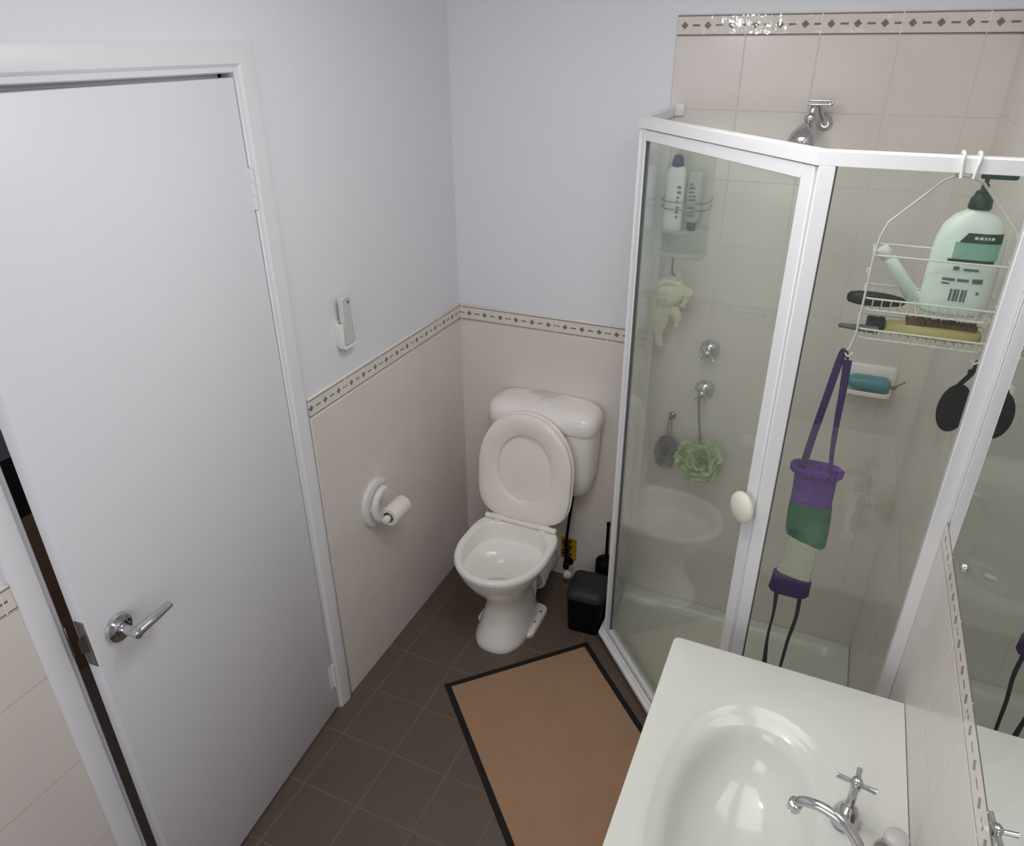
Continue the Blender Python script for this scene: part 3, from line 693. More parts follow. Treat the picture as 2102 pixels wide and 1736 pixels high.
def pump_bottle():
    t = thing('pump_bottle', 'large white pump bottle with dark green pump in the wire caddy', 'bottle', (1.558, -0.757, 1.6095))
    def el(w, d, z, e=2.6): return sell(0, 0, w, d, d, 36, e, None, z)
    bm = NB(); loft(bm, [el(0.056, 0.030, 0.0), el(0.061, 0.034, 0.005), el(0.063, 0.036, 0.02), el(0.063, 0.036, 0.12), el(0.060, 0.035, 0.150), el(0.053, 0.032, 0.174), el(0.038, 0.027, 0.192), el(0.022, 0.020, 0.202, 2), el(0.017, 0.017, 0.207, 2)])
    finish('body', bm, BOTTLEW, t, 50)
    bm = NB(); lathe(bm, [(0.020, 0.207), (0.021, 0.209), (0.0195, 0.224), (0.0155, 0.230), (0.0135, 0.238), (0.007, 0.242), (0.0065, 0.252), (0.004, 0.253), (0.004, 0.268)], n=24)
    finish('pump_collar', bm, GREEND, t, 40)
    bm = NB(); loft(bm, [[(x, y, z) for x, y in rrect(-0.012+s, 0.050-s*2, -0.008+s, 0.008-s, 0.006)] for z, s in ((0.262, 0.001), (0.264, 0), (0.270, 0.0), (0.272, 0.002))])
    finish('pump_nozzle', bm, GREEND, t, 40)
    def patch(name, mat, x0, x1, z0, z1, off=0.0012, xs0=None, e=2.6):
        """label patch hugging the front of the bottle"""
        bm = NB(); N = 10; rows = []
        for z, xa in ((z0, x0), (z1, xs0 if xs0 is not None else x0)):
            def front(x, zz):
                # radius of the bottle at this height
                tab = [(0.02, 0.063, 0.036), (0.12, 0.063, 0.036), (0.150, 0.060, 0.035), (0.174, 0.053, 0.032), (0.192, 0.038, 0.027)]
                w_, d_ = tab[0][1:]
                for (za, wa, da), (zb, wb_, db) in zip(tab, tab[1:]):
                    if za <= zz <= zb: f = (zz-za)/(zb-za); w_ = wa+(wb_-wa)*f; d_ = da+(db-da)*f
                return -d_*max(0, 1-abs(x/w_)**e)**(1/e)-off
            rows.append([(xa+(x1-xa)*i/N, front(xa+(x1-xa)*i/N, z), z) for i in range(N+1)])
        a = [bm.verts.new(p) for p in rows[0]]; b = [bm.verts.new(p) for p in rows[1]]
        a2 = [bm.verts.new((p[0], p[1]+0.001, p[2])) for p in rows[0]]; b2 = [bm.verts.new((p[0], p[1]+0.001, p[2])) for p in rows[1]]
        for i in range(N):
            bm.faces.new((a[i], a[i+1], b[i+1], b[i])); bm.faces.new((a2[i], b2[i], b2[i+1], a2[i+1]))
            bm.faces.new((a[i], a2[i], a2[i+1], a[i+1])); bm.faces.new((b[i], b[i+1], b2[i+1], b2[i]))
        bm.faces.new((a[0], b[0], b2[0], a2[0])); bm.faces.new((a[N], a2[N], b2[N], b[N]))
        return bm, mat
    lab = finish('label', *patch('', GREENL, -0.028, 0.050, 0.116, 0.148), parent=t)
    finish('label_band', *patch('', GREEND, -0.022, 0.050, 0.148, 0.166, 0.0018, xs0=-0.010), parent=lab)
    finish('label_band', *patch('', GREEND, -0.034, 0.046, 0.110, 0.115, 0.0016), parent=lab)
    rn = random.Random(2); x = 0.002
    while x < 0.036:
        w_ = rn.uniform(0.003, 0.006); finish('label_lettering', *patch('', INKW, x, x+w_, 0.155, 0.160, 0.0026), parent=lab); x += w_+0.0025
    x = -0.018
    blocks = [(-0.020, -0.010, 0.094, 0.101), (-0.002, 0.024, 0.094, 0.098), (-0.034, -0.012, 0.072, 0.077), (-0.008, 0.012, 0.072, 0.077), (0.018, 0.036, 0.070, 0.079), (-0.034, -0.020, 0.065, 0.068), (0.030, 0.035, 0.048, 0.053)]
    for k in range(5): blocks.append((-0.015+k*0.0065, -0.015+k*0.0065+(0.0035, 0.005, 0.003, 0.0045, 0.003)[k], 0.032, 0.056))
    for b_ in blocks: finish('label_printing', *patch('', INK, b_[0], b_[1], b_[2], b_[3], 0.0014), parent=t)
pump_bottle()
def lotion_tube():
    a = Vector((1.406, -0.768, 1.728)); b = Vector((1.492, -0.752, 1.622)); d = (b-a).normalized(); up = Vector((0, 1, 0))
    t = thing('lotion_tube', 'white squeeze tube leaning diagonally in the wire caddy', 'tube', (1.492, -0.752, 1.615))
    e1 = d.cross(up).normalized(); e2 = d.cross(e1)
    def el(p, r1, r2): return [tuple(p + e1*math.cos(2*PI*i/24)*r1 + e2*math.sin(2*PI*i/24)*r2) for i in range(24)]
    bm = NB(); loft(bm, [el(a+d*s, r1, r2) for s, r1, r2 in ((0.022, 0.010, 0.010), (0.028, 0.013, 0.013), (0.09, 0.0135, 0.012), (0.128, 0.015, 0.005), (0.136, 0.015, 0.0015))]); finish('body', bm, BOTTLEW, t, 50)
    bm = NB(); loft(bm, [el(a+d*s, r1, r1) for s, r1 in ((0, 0.011), (0.002, 0.0125), (0.020, 0.0135), (0.022, 0.012))]); finish('cap', bm, WHITEP, t, 40)
    settle(t)
lotion_tube()
def hairbrush():
    t = thing('hairbrush', 'dark brown brush handle poking out left of the wire caddy', 'brush', (1.41, -0.785, 1.609))
    bm = NB(); rs = []
    for x, w_, h_ in ((-0.050, 0.004, 0.006), (-0.046, 0.009, 0.012), (-0.030, 0.013, 0.016), (0.0, 0.015, 0.017), (0.03, 0.013, 0.015), (0.055, 0.009, 0.010), (0.062, 0.003, 0.004)):
        rs.append([(x, math.cos(2*PI*i/20)*w_, 0.016+math.sin(2*PI*i/20)*h_*0.9+x*0.0) for i in range(20)])
    loft(bm, rs); finish('handle', bm, BROWNBL, t, 60)
    bm = NB(); box(bm, (-0.02, -0.0165, 0.018), (0.04, -0.012, 0.026), 0.002, 2); finish('grip', bm, BLACKP, t, 50)
hairbrush()
def razor():
    t = thing('safety_razor', 'grey razor with a black collar on the lower caddy shelf', 'razor', (1.40, -0.775, 1.547))
    bm = NB(); rs = []
    for x, r_ in ((-0.045, 0.002), (-0.042, 0.005), (-0.02, 0.006), (0.02, 0.0085), (0.034, 0.009)):
        rs.append([(x, math.cos(2*PI*i/16)*r_, 0.0095+math.sin(2*PI*i/16)*r_) for i in range(16)])
    loft(bm, rs); finish('handle', bm, GREYP, t, 60)
    settle
razor()
def wooden_brush():
    t = thing('bath_brush', 'pale wooden bath brush with brown bristles and black-capped end', 'brush', (1.53, -0.76, 1.547))
    bm = NB(); rs = []
    for x, w_, h_ in ((-0.085, 0.010, 0.008), (-0.08, 0.016, 0.012), (-0.04, 0.022, 0.014), (0.03, 0.026, 0.015), (0.08, 0.024, 0.014), (0.094, 0.012, 0.010)):
        rs.append([(x, p[0], 0.016+p[1]) for p in [(math.copysign(abs(math.cos(a))**0.6, math.cos(a))*w_, math.copysign(abs(math.sin(a))**0.6, math.sin(a))*h_) for a in [2*PI*i/24 for i in range(24)]]])
    loft(bm, rs); finish('wooden_back', bm, WOOD, t, 50)
    bm = NB(); rn = random.Random(4)
    for i in range(26):
        for j in range(5):
            x = -0.045+i*0.005; y = -0.014+j*0.007; tilt = rn.uniform(-0.003, 0.003)
            loft(bm, [[(x+dx, y+dy, 0.029) for dx, dy in ((-.002, -.002), (.002, -.002), (.002, .002), (-.002, .002))], [(x+dx+tilt, y+dy-tilt, 0.038+rn.uniform(-0.002, 0.003)) for dx, dy in ((-.0025, -.0025), (.0025, -.0025), (.0025, .0025), (-.0025, .0025))]])
    plabel(finish('bristles', bm, BRIST, t), 'brown bristles')
    bm = NB(); lathe(bm, [(0.012, 0), (0.0155, 0.002), (0.017, 0.010), (0.0155, 0.014), (0.0165, 0.030), (0.015, 0.036)], (-0.085, 0, 0.018), (-1, 0, 0), 24); plabel(finish('end_cap', bm, BLACKP, t, 40), 'black ribbed end cap')
wooden_brush()

# ------------------------------------------------------------------ knitted back scrubber
def scrubber():
    t = thing('back_scrubber', 'knitted purple, green and cream back scrubber hanging from the caddy', 'back scrubber', (1.378, -0.80, 1.51))
    o = Vector((1.378, -0.80, 1.51))
    Z0 = 1.213
    def sec(cx, z, w_, d_, skew=0.0, n=32, wob=0.0, ph=0):
        out = []
        for i in range(n):
            a = 2*PI*i/n; c, s = math.cos(a), math.sin(a)
            x = math.copysign(abs(c)**0.8, c)*w_*(1+wob*math.sin(6*a+ph)); y = math.copysign(abs(s)**0.8, s)*d_
            out.append((cx+x-o.x, -0.80+y-o.y, z+skew*x/w_-o.z))
        return out
    def seg(name, mat, rows, cap=True):
        bm = NB(); loft(bm, [sec(*r) for r in rows], cap, cap); return finish(name, bm, mat, t, 60)
    bm = NB()  # flared, rolled-over open mouth
    loft(bm, [sec(1.374, 1.203, 0.044, 0.016), sec(1.374, 1.212, 0.050, 0.022), sec(1.374, 1.217, 0.056, 0.026), sec(1.375, 1.212, 0.060, 0.030), sec(1.375, 1.201, 0.059, 0.029), sec(1.376, 1.194, 0.052, 0.024), sec(1.377, 1.188, 0.048, 0.020)], False, False)
    finish('rolled_cuff', bm, KPUR, t, 60)
    seg('purple_section', KPUR, [(1.375, 1.203, 0.046, 0.019), (1.376, 1.185, 0.0475, 0.019), (1.377, 1.15, 0.0465, 0.018), (1.378, 1.112, 0.047, 0.018)])
    seg('green_section', KGRN, [(1.378, 1.114, 0.048, 0.0185), (1.380, 1.08, 0.050, 0.019), (1.382, 1.04, 0.050, 0.019, -0.008), (1.383, 1.012, 0.049, 0.018, -0.012), (1.383, 1.004, 0.044, 0.014, -0.012)])
    seg('cream_section', KCRM, [(1.382, 1.016, 0.043, 0.015, -0.010), (1.380, 0.97, 0.040, 0.013), (1.377, 0.92, 0.040, 0.012), (1.374, 0.885, 0.043, 0.013, -0.006)])
    seg('dark_purple_section', KDPU, [(1.374, 0.893, 0.044, 0.015, -0.006), (1.373, 0.888, 0.0475, 0.018, -0.006), (1.372, 0.86, 0.048, 0.019), (1.371, 0.842, 0.050, 0.019), (1.371, 0.832, 0.044, 0.014)])
    bm = NB(); L = lambda pts: [Vector(p)-o for p in pts]
    tube(bm, L(smoothpath([(1.343, -0.803, 1.205), (1.352, -0.803, 1.30), (1.363, -0.804, 1.40), (1.374, -0.808, 1.50), (1.381, -0.816, 1.513), (1.388, -0.806, 1.49)], 5)), lambda t: 0.0085 if t < .75 else 0.0085-0.016*(t-.75), 10, flat=0.35, up=(0, 1, 0))
    tube(bm, L(smoothpath([(1.388, -0.806, 1.49), (1.392, -0.803, 1.42), (1.394, -0.803, 1.35), (1.398, -0.803, 1.27), (1.405, -0.803, 1.205)], 5)), lambda t: 0.0095-0.005*t, 10, flat=0.35, up=(0, 1, 0))
    finish('top_strap', bm, KSTR, t, 60)
    bm = NB()
    tube(bm, L(smoothpath([(1.343, -0.80, 0.838), (1.347, -0.80, 0.76), (1.345, -0.80, 0.68), (1.349, -0.80, 0.60), (1.356, -0.80, 0.52), (1.374, -0.80, 0.49)], 5)), lambda t: 0.0065-0.003*math.sin(PI*min(1, t*1.6)), 10, flat=0.5, up=(0, 1, 0))
    tube(bm, L(smoothpath([(1.401, -0.80, 0.838), (1.403, -0.80, 0.76), (1.396, -0.80, 0.68), (1.393, -0.80, 0.60), (1.389, -0.80, 0.52), (1.374, -0.80, 0.49)], 5)), lambda t: 0.0055-0.002*t, 10, flat=0.5, up=(0, 1, 0))
    finish('bottom_strap', bm, KDST, t, 60)
scrubber()

# ------------------------------------------------------------------ toilet
def toilet():
    cx = 0.378
    t = thing('toilet', 'white toilet with raised seat standing against the back wall', 'toilet', (cx, -0.40, 0))
    # pan: outer shell, rim, inner bowl, one continuous skin
    bm = NB(); N = 48
    R = []
    def ro(c, rx, f, b, z, e=2.2, eb=2.6): R.append(sell(cx, c, rx, f, b, N, e, eb, z))
    ro(-.385, .104, .175, .155, 0.0, 2.6, 2.8); ro(-.385, .106, .177, .157, 0.012, 2.6, 2.8); ro(-.385, .103, .172, .155, 0.028, 2.6, 2.8)
    ro(-.385, .088, .145, .150, 0.08, 2.4, 2.8); ro(-.385, .074, .118, .150, 0.14, 2.3, 2.8); ro(-.385, .071, .115, .15, 0.18); ro(-.39, .080, .128, .15, 0.215)
    ro(-.40, .104, .155, .155, 0.26); ro(-.41, .134, .182, .17, 0.305); ro(-.415, .160, .203, .185, 0.35); ro(-.415, .176, .214, .19, 0.38, 2.1, 3.6); ro(-.415, .180, .219, .19, 0.392, 2.1, 4); ro(-.415, .178, .217, .189, 0.402, 2.1, 4); ro(-.415, .173, .212, .186, 0.407, 2.1, 4)
    ro(-.415, .159, .198, .150, 0.407, 2.1, 3); ro(-.415, .152, .192, .146, 0.402, 2.1, 3); ro(-.415, .149, .188, .143, 0.385, 2.1, 3)
    ro(-.415, .147, .186, .140, 0.33, 2.1, 2.8); ro(-.418, .130, .166, .100, 0.318, 2.1, 2.4); ro(-.425, .118, .145, .085, 0.30, 2.1, 2.1); ro(-.43, .098, .115, .065, 0.25, 2, 2); ro(-.435, .075, .080, .055, 0.21, 2, 2)
    loft(bm, R, True, True); finish('pan', bm, CERAM, t, 40)
    bm = NB()   # water
    loft(bm, [sell(cx, -.435, .082, .090, .060, 32, 2, 2, 0.222), sell(cx, -.435, .083, .091, .061, 32, 2, 2, 0.2225)]); finish('bowl_water', bm, plain('toilet_water', (196, 200, 196), 0.03, var=0.0), t)
    bm = NB()   # rear trap housing joining pan and wall outlet
    rs = []
    for y, w_, z0, z1 in ((-.262, .070, .02, .20), (-.245, .068, .03, .30), (-.215, .060, .05, .34), (-.19, .050, .10, .20), (-.175, .045, .11, .19)):
        rs.append([(cx+x, y, z) for x, z in [(a, b) for a, b in rrect(-w_, w_, z0, z1, min(w_, (z1-z0)/2)*0.7)]])
    loft(bm, rs); finish('trap_housing', bm, CERAM, t, 40)
    bm = NB(); lathe(bm, [(0.050, 0), (0.052, 0.006), (0.052, 0.03), (0.046, 0.032), (0.046, 0.14), (0.046, 0.145)], (cx+0.028, -0.175, 0.085), (0, 1, 0), 32)
    finish('outlet_connector', bm, WHITEP, t, 40)
    bm = NB(); tube(bm, [(cx+0.028+0.046*math.cos(2*PI*i/32), -0.180, 0.085+0.046*math.sin(2*PI*i/32)) for i in range(32)], 0.009, 10, closed=True)
    finish('rubber_cone', bm, WHITEP, t, 60)
    bm = NB()   # foot flange with bolt holes to the side
    bm.free()
    for s in (-1, 1):
        bm = NB(); loft(bm, [[(cx+s*(0.085+x), -0.325+y, z) for x, y in rrect(-0.04-k, 0.038+k, -0.110-k, 0.085+k, 0.03)] for z, k in ((0, 0), (0.014, 0), (0.019, -0.004))])
        finish('foot_flange', bm, CERAM, t, 40)
    for s in (-1, 1):
        for y in (-0.355, -0.29):
            bm = NB(); lathe(bm, [(0.005, 0.019), (0.005, 0.0215), (0.002, 0.022)], (cx+s*0.104, y, 0), n=12); finish('floor_bolt', bm, DARKSEAL, t, 40)
    # seat and lid, raised
    hz, hy = 0.424, -0.262
    tilt = math.radians(-97)
    def raised(bm, off=0.0):
        # local: outline in x,y with hinge at y=0 and front at y=-L, thickness z
        M = Matrix.Translation((cx+0.004, hy, hz)) @ Matrix.Rotation(tilt, 4, 'X')
        bmesh.ops.transform(bm, matrix=M, verts=bm.verts[:]); return bm
    L = 0.452; wS = 0.192
    def outl(w_, l0, l1, z, hinge=True):
        """egg outline, hinge side squared, front round"""
        pts = []
        for i in range(56):
            a = 2*PI*i/56; c, s = math.cos(a), math.sin(a); cy_ = -(l0+l1)/2; ry = (l1-l0)/2
            e = 4.6 if s > 0 and hinge else 2.05
            x = math.copysign(abs(c)**(2/e), c)*w_; y = math.copysign(abs(s)**(2/e), s)*ry
            if hinge and s > 0: x *= 1-0.10*(s**2.0)
            pts.append((x, cy_+y+0.02*(0 if hinge else 0), z))
        return pts
    # After rotation by -97deg about x the local +z side faces the wall, -z side faces the room
    bm = NB()
    A = [outl(wS, 0.0, L, 0.034), outl(wS+0.003, 0.0, L+0.003, 0.026), outl(wS+0.003, 0.0, L+0.003, 0.018), outl(wS-0.003, 0.004, L-0.003, 0.015)]
    loft(bm, A); raised(bm); finish('lid', bm, SEATP, t, 50)
    bm = NB()
    zf = -0.008
    O1 = [outl(wS-0.001, 0.006, L-0.004, 0.013), outl(wS, 0.004, L-0.002, 0.006), outl(wS-0.001, 0.005, L-0.003, -0.003), outl(wS-0.008, 0.010, L-0.010, zf), outl(wS-0.030, 0.030, L-0.030, zf-0.001)]
    I1 = [outl(0.121, 0.078, L-0.078, zf+0.002, False), outl(0.114, 0.086, L-0.085, zf+0.007, False), outl(0.112, 0.088, L-0.087, 0.013, False)]
    rs = [ring(bm, r_) for r_ in O1+I1]
    for a, b in zip(rs, rs[1:]): bridge(bm, a, b)
    bridge(bm, rs[-1], rs[0]); raised(bm); finish('seat', bm, SEATP, t, 45)
    for s in (-1, 1):
        bm = NB(); lathe(bm, [(0.010, 0), (0.012, 0.003), (0.012, 0.055), (0.010, 0.058)], (cx+s*0.095-0.029, hy-0.002, hz-0.002), (1, 0, 0), 18)
        lathe(bm, [(0.016, 0.4071), (0.016, 0.412), (0.011, 0.414), (0.011, 0.42)], (cx+s*0.095, hy-0.002, 0), n=18); finish('hinge', bm, SEATP, t, 40)
    bm = NB(); tube(bm, [(cx-0.148, hy-0.002, hz-0.004), (cx+0.152, hy-0.002, hz-0.004)], 0.011, 14); finish('hinge_bar', bm, SEATP, t, 40)
    # cistern body
    c2 = 0.408
    bm = NB(); rs = []
    prof = [(0.492, 0.140, 0.100, 0.03), (0.499, 0.168, 0.120, 0.04), (0.525, 0.192, 0.138, 0.05), (0.60, 0.207, 0.150, 0.05), (0.70, 0.213, 0.158, 0.05), (0.80, 0.216, 0.162, 0.05)]
    for z, w_, d_, r_ in prof: rs.append([(c2+x, y, z) for x, y in rrect(-w_, w_, -d_, -TT-0.001, r_)])
    loft(bm, rs); cis = finish('cistern', bm, CISTP, t, 45)
    bm = NB(); rs = []
    for z, w_, d_, r_ in ((0.797, 0.219, 0.168, 0.05), (0.803, 0.223, 0.172, 0.055), (0.838, 0.224, 0.172, 0.058), (0.857, 0.218, 0.166, 0.055), (0.871, 0.203, 0.152, 0.05), (0.879, 0.17, 0.125, 0.04), (0.882, 0.10, 0.09, 0.03)):
        rs.append([(c2+x, y, z) for x, y in rrect(-w_, w_, -d_, -TT-0.001 - (0.172-d_)*0.05, r_)])
    loft(bm, rs); finish('cistern_lid', bm, CISTP, t, 45)
    bm = NB(); lathe(bm, [(0.022, 0.879), (0.022, 0.885), (0.019, 0.887), (0.001, 0.887)], (c2, -0.085, 0), n=28); finish('flush_button', bm, WHITEP, t, 40)
    bm = NB(); lathe(bm, [(0.022, 0.0), (0.022, 0.1), (0.026, 0.1), (0.026, 0.13)], (cx+0.02, -0.14, 0.39), n=20); finish('flush_pipe', bm, WHITEP, t, 40)
    bm = NB(); rs = []
    for y, hh in ((-0.245, 0.05), (-0.12, 0.03)):
        rs.append([(cx+x, y, z) for x, z in rrect(-0.11 if hh > .04 else -.06, 0.11 if hh > .04 else .06, 0.40-hh, 0.404, 0.012)])
    loft(bm, rs); finish('rear_ledge', bm, CERAM, t, 40)
    settle(t)
toilet()
# supply hose, valve, tag
def supply():
    t = thing('water_supply_hose', 'black supply hose and stop valve beside the toilet', 'hose', (0.50, -0.05, 0.03))
    bm = NB(); tube(bm, smoothpath([(0.530, -0.060, 0.488), (0.522, -0.058, 0.44), (0.512, -0.06, 0.34), (0.500, -0.050, 0.22), (0.500, -0.045, 0.12)], 5), 0.0065, 10); finish('hose', bm, BLACKP, t, 60)
    bm = NB(); lathe(bm, [(0.010, 0), (0.013, 0.003), (0.013, 0.03), (0.009, 0.034), (0.009, 0.05)], (0.500, -0.045, 0.07), n=20)
    lathe(bm, [(0.009, 0), (0.009, 0.03), (0.022, 0.033), (0.022, 0.038)], (0.500, -0.045, 0.085), (0, 1, 0), 20); finish('stop_valve', bm, BLACKP, t, 40)
    bm = NB(); lathe(bm, [(0.012, 0), (0.018, 0.002), (0.018, 0.016), (0.012, 0.020)], (0.515, -0.065, 0.062), (0.35, -1, -0.2), 16); finish('valve_handle', bm, WHITEP, t, 40)
    settle(t)
    g = thing('warning_tag', 'yellow and black warning tag on the wall behind the toilet', 'tag', (0.50, -TT, 0.15))
    bm = NB(); box(bm, (0.462, -TT-0.004, 0.095), (0.532, -TT-0.001, 0.205), 0.001, 1); finish('card', bm, TAGY, g, 40)
    bm = NB(); rn = random.Random(9)
    for k in range(7):
        z = 0.102+k*0.014; x0 = 0.466+rn.uniform(0, 0.012); box(bm, (x0, -TT-0.0052, z), (x0+rn.uniform(0.028, 0.048), -TT-0.0038, z+0.008))
    finish('printing', bm, BLACKM, g); settle(g)
supply()

# ------------------------------------------------------------------ pedal bin and toilet brush
def bin_():
    t = thing('waste_bin', 'small black plastic waste bin between toilet and shower', 'bin', (0.668, -0.252, 0))
    bm = NB()
    def rr(w_, d_, z, r_=0.02, dy=0): return [(x, y+dy, z) for x, y in rrect(-w_, w_, -d_, d_, r_)]
    loft(bm, [rr(0.060, 0.062, 0.0), rr(0.064, 0.066, 0.004), rr(0.069, 0.076, 0.172), rr(0.066, 0.073, 0.172), rr(0.060, 0.06, 0.02)]); finish('body', bm, BLACKM, t, 40)
    bm = NB(); loft(bm, [rr(0.073, 0.080, 0.170, 0.026), rr(0.074, 0.081, 0.186, 0.028), rr(0.070, 0.077, 0.198, 0.028), rr(0.058, 0.065, 0.206, 0.026), rr(0.03, 0.04, 0.209, 0.02)]); plabel(finish('lid', bm, LIDP, t, 50), 'charcoal domed swing lid')
    t.rotation_euler = (0, 0, math.radians(4))
bin_()
def tbrush():
    t = thing('toilet_brush', 'black toilet brush in its holder behind the waste bin', 'toilet brush', (0.690, -0.092, 0))
    bm = NB(); lathe(bm, [(0.044, 0), (0.046, 0.004), (0.044, 0.02), (0.043, 0.19), (0.040, 0.20)], n=32); finish('holder', bm, BLACKM, t, 40)
    bm = NB(); lathe(bm, [(0.042, 0.20), (0.042, 0.206), (0.032, 0.214), (0.012, 0.218), (0.007, 0.224), (0.0065, 0.38), (0.008, 0.384), (0.008, 0.395), (0.004, 0.398)], n=28); finish('handle', bm, BLACKM, t, 40)
tbrush()

# ------------------------------------------------------------------ floor mat
def mat():
    d1 = Vector((0.412, 0.416, 0)).normalized(); d2 = Vector((d1.y, -d1.x, 0)); c0 = Vector((0.296, -0.776, 0))
    Wd, Ln, b = 0.585, 0.83, 0.021
    t = thing('bath_mat', 'brown rectangular floor mat with a black border before the shower', 'mat', tuple(c0+d1*Wd/2+d2*Ln/2))
    M = Matrix.Translation(c0) @ Matrix(((d1.x, d2.x, 0), (d1.y, d2.y, 0), (0, 0, 1))).to_4x4()
    bm = NB()
    o_ = [(0, 0), (Wd, 0), (Wd, Ln), (0, Ln)]; i_ = [(b, b), (Wd-b, b), (Wd-b, Ln-b), (b, Ln-b)]
    lay = [[(x, y, 0.0005) for x, y in o_], [(x, y, 0.004) for x, y in o_], [(x+(0.002 if x == 0 else -0.002), y+(0.002 if y == 0 else -0.002), 0.0055) for x, y in o_], [(x, y, 0.0055) for x, y in i_], [(x, y, 0.0005) for x, y in i_]]
    rs = [ring(bm, l) for l in lay]
    for a, b_ in zip(rs, rs[1:]): bridge(bm, a, b_)
    bridge(bm, rs[-1], rs[0])
    bmesh.ops.transform(bm, matrix=M, verts=bm.verts[:]); plabel(finish('border', bm, MATK, t, 40), 'black rubber border')
    bm = NB(); box(bm, (b, b, 0.0005), (Wd-b, Ln-b, 0.0065), 0.001, 1, M); plabel(finish('pile', bm, MATB, t), 'brown ribbed pile')
    settle(t)
mat()

# ------------------------------------------------------------------ things on the left wall
def remote():
    y, z = -0.745, 1.285
    h = thing('remote_holder', 'small white remote-control bracket screwed to the left wall', 'holder', (0, y, z))
    bm = NB(); box(bm, (0.0005, -0.034, 0.008), (0.006, 0.026, 0.085), 0.002, 2); finish('back_plate', bm, WHITEP, h, 40)
    bm = NB(); box(bm, (0.005, -0.034, 0.004), (0.030, -0.028, 0.080), 0.002, 2); box(bm, (0.005, 0.022, 0.004), (0.030, 0.027, 0.080), 0.002, 2); box(bm, (0.005, -0.034, 0.002), (0.034, 0.027, 0.008), 0.002, 2)
    finish('cradle', bm, WHITEP, h, 40)
    r = thing('remote_control', 'slim white remote control sitting in its bracket, left wall', 'remote control', (0.012, y, z+0.0085))
    bm = NB(); rs = []
    for x, s in ((0, 0.003), (0.003, 0), (0.014, 0), (0.018, 0.003)):
        rs.append([(x, a, b) for a, b in rrect(-0.024+s, 0.019-s, 0.001+s, 0.150-s, 0.010)])
    loft(bm, rs); finish('body', bm, plain('remote_grey_white', (205, 205, 204), 0.4), r, 40)
    bm = NB(); lathe(bm, [(0.0045, 0), (0.0045, 0.0015), (0.003, 0.002)], (0.0178, 0.004, 0.132), (1, 0, 0), 16); plabel(finish('button', bm, GREYP, r, 40), 'round grey button')
remote()
def roll_holder():
    y, z = -0.672, 0.675
    t = thing('toilet_roll_holder', 'white C-shaped toilet roll holder on the left wall', 'toilet roll holder', (TT, y, z))
    def arc(x0, x1, r0, r1, a0, a1, n=26):
        bm = NB(); rs = []
        for i in range(n+1):
            a = math.radians(a0+(a1-a0)*i/n); c, s = math.cos(a), math.sin(a); f = math.sin(PI*i/n)**0.5 if 0 < i < n else 0.25
            rm = (r0+r1)/2; hw = (r1-r0)/2*(0.45+0.55*f)
            rs.append([(x0, c*(rm-hw), s*(rm-hw)), (x1-0.003, c*(rm-hw), s*(rm-hw)), (x1, c*(rm-hw*0.6), s*(rm-hw*0.6)), (x1, c*(rm+hw*0.6), s*(rm+hw*0.6)), (x1-0.003, c*(rm+hw), s*(rm+hw)), (x0, c*(rm+hw), s*(rm+hw))])
        loft(bm, rs); return bm
    finish('wall_plate', arc(0, 0.016, 0.050, 0.094, 62, 285), WHITEP, t, 40)
    finish('front_arc', arc(0.026, 0.044, 0.052, 0.072, 85, 285), WHITEP, t, 40)
    bm = NB()
    tube(bm, smoothpath([(0.0, -0.052, 0.0), (0.018, -0.053, 0.0), (0.036, -0.053, -0.002)], 4), 0.012, 12)
    finish('stem', bm, WHITEP, t, 50)
    bm = NB(); tube(bm, smoothpath([(0.036, -0.004, -0.062), (0.046, -0.010, -0.058), (0.058, -0.018, -0.050)], 4), 0.009, 12); finish('roll_arm', bm, WHITEP, t, 50)
    bm = NB(); lathe(bm, [(0.010, -0.022), (0.013, -0.02), (0.013, 0.0), (0.009, 0.002), (0.009, 0.105), (0.006, 0.107)], (0.060, -0.030, -0.040), (0, 1, 0), 20); finish('spindle', bm, WHITEP, t, 40)
    r = thing('toilet_roll', 'nearly finished white toilet roll on its holder', 'toilet roll', (TT+0.060, y+0.022, z-0.040))
    bm = NB(); n = 36
    def cir(rad, yy): return [(math.cos(2*PI*i/n)*rad, yy, math.sin(2*PI*i/n)*rad) for i in range(n)]
    rs = [ring(bm, c) for c in (cir(0.033, -0.048), cir(0.034, -0.046), cir(0.034, 0.048), cir(0.033, 0.050), cir(0.020, 0.052), cir(0.020, -0.048))]
    for a, b in zip(rs, rs[1:]): bridge(bm, a, b)
    bridge(bm, rs[-1], rs[0]); finish('paper', bm, PAPER, r, 50)
    bm = NB(); rs = [ring(bm, c) for c in (cir(0.0199, -0.0485), cir(0.0199, 0.0525), cir(0.0185, 0.0525), cir(0.0185, -0.0485))]
    for a, b in zip(rs, rs[1:]): bridge(bm, a, b)
    bridge(bm, rs[-1], rs[0]); finish('cardboard_tube', bm, plain('cardboard', (170, 150, 128), 0.9), r, 50)
roll_holder()

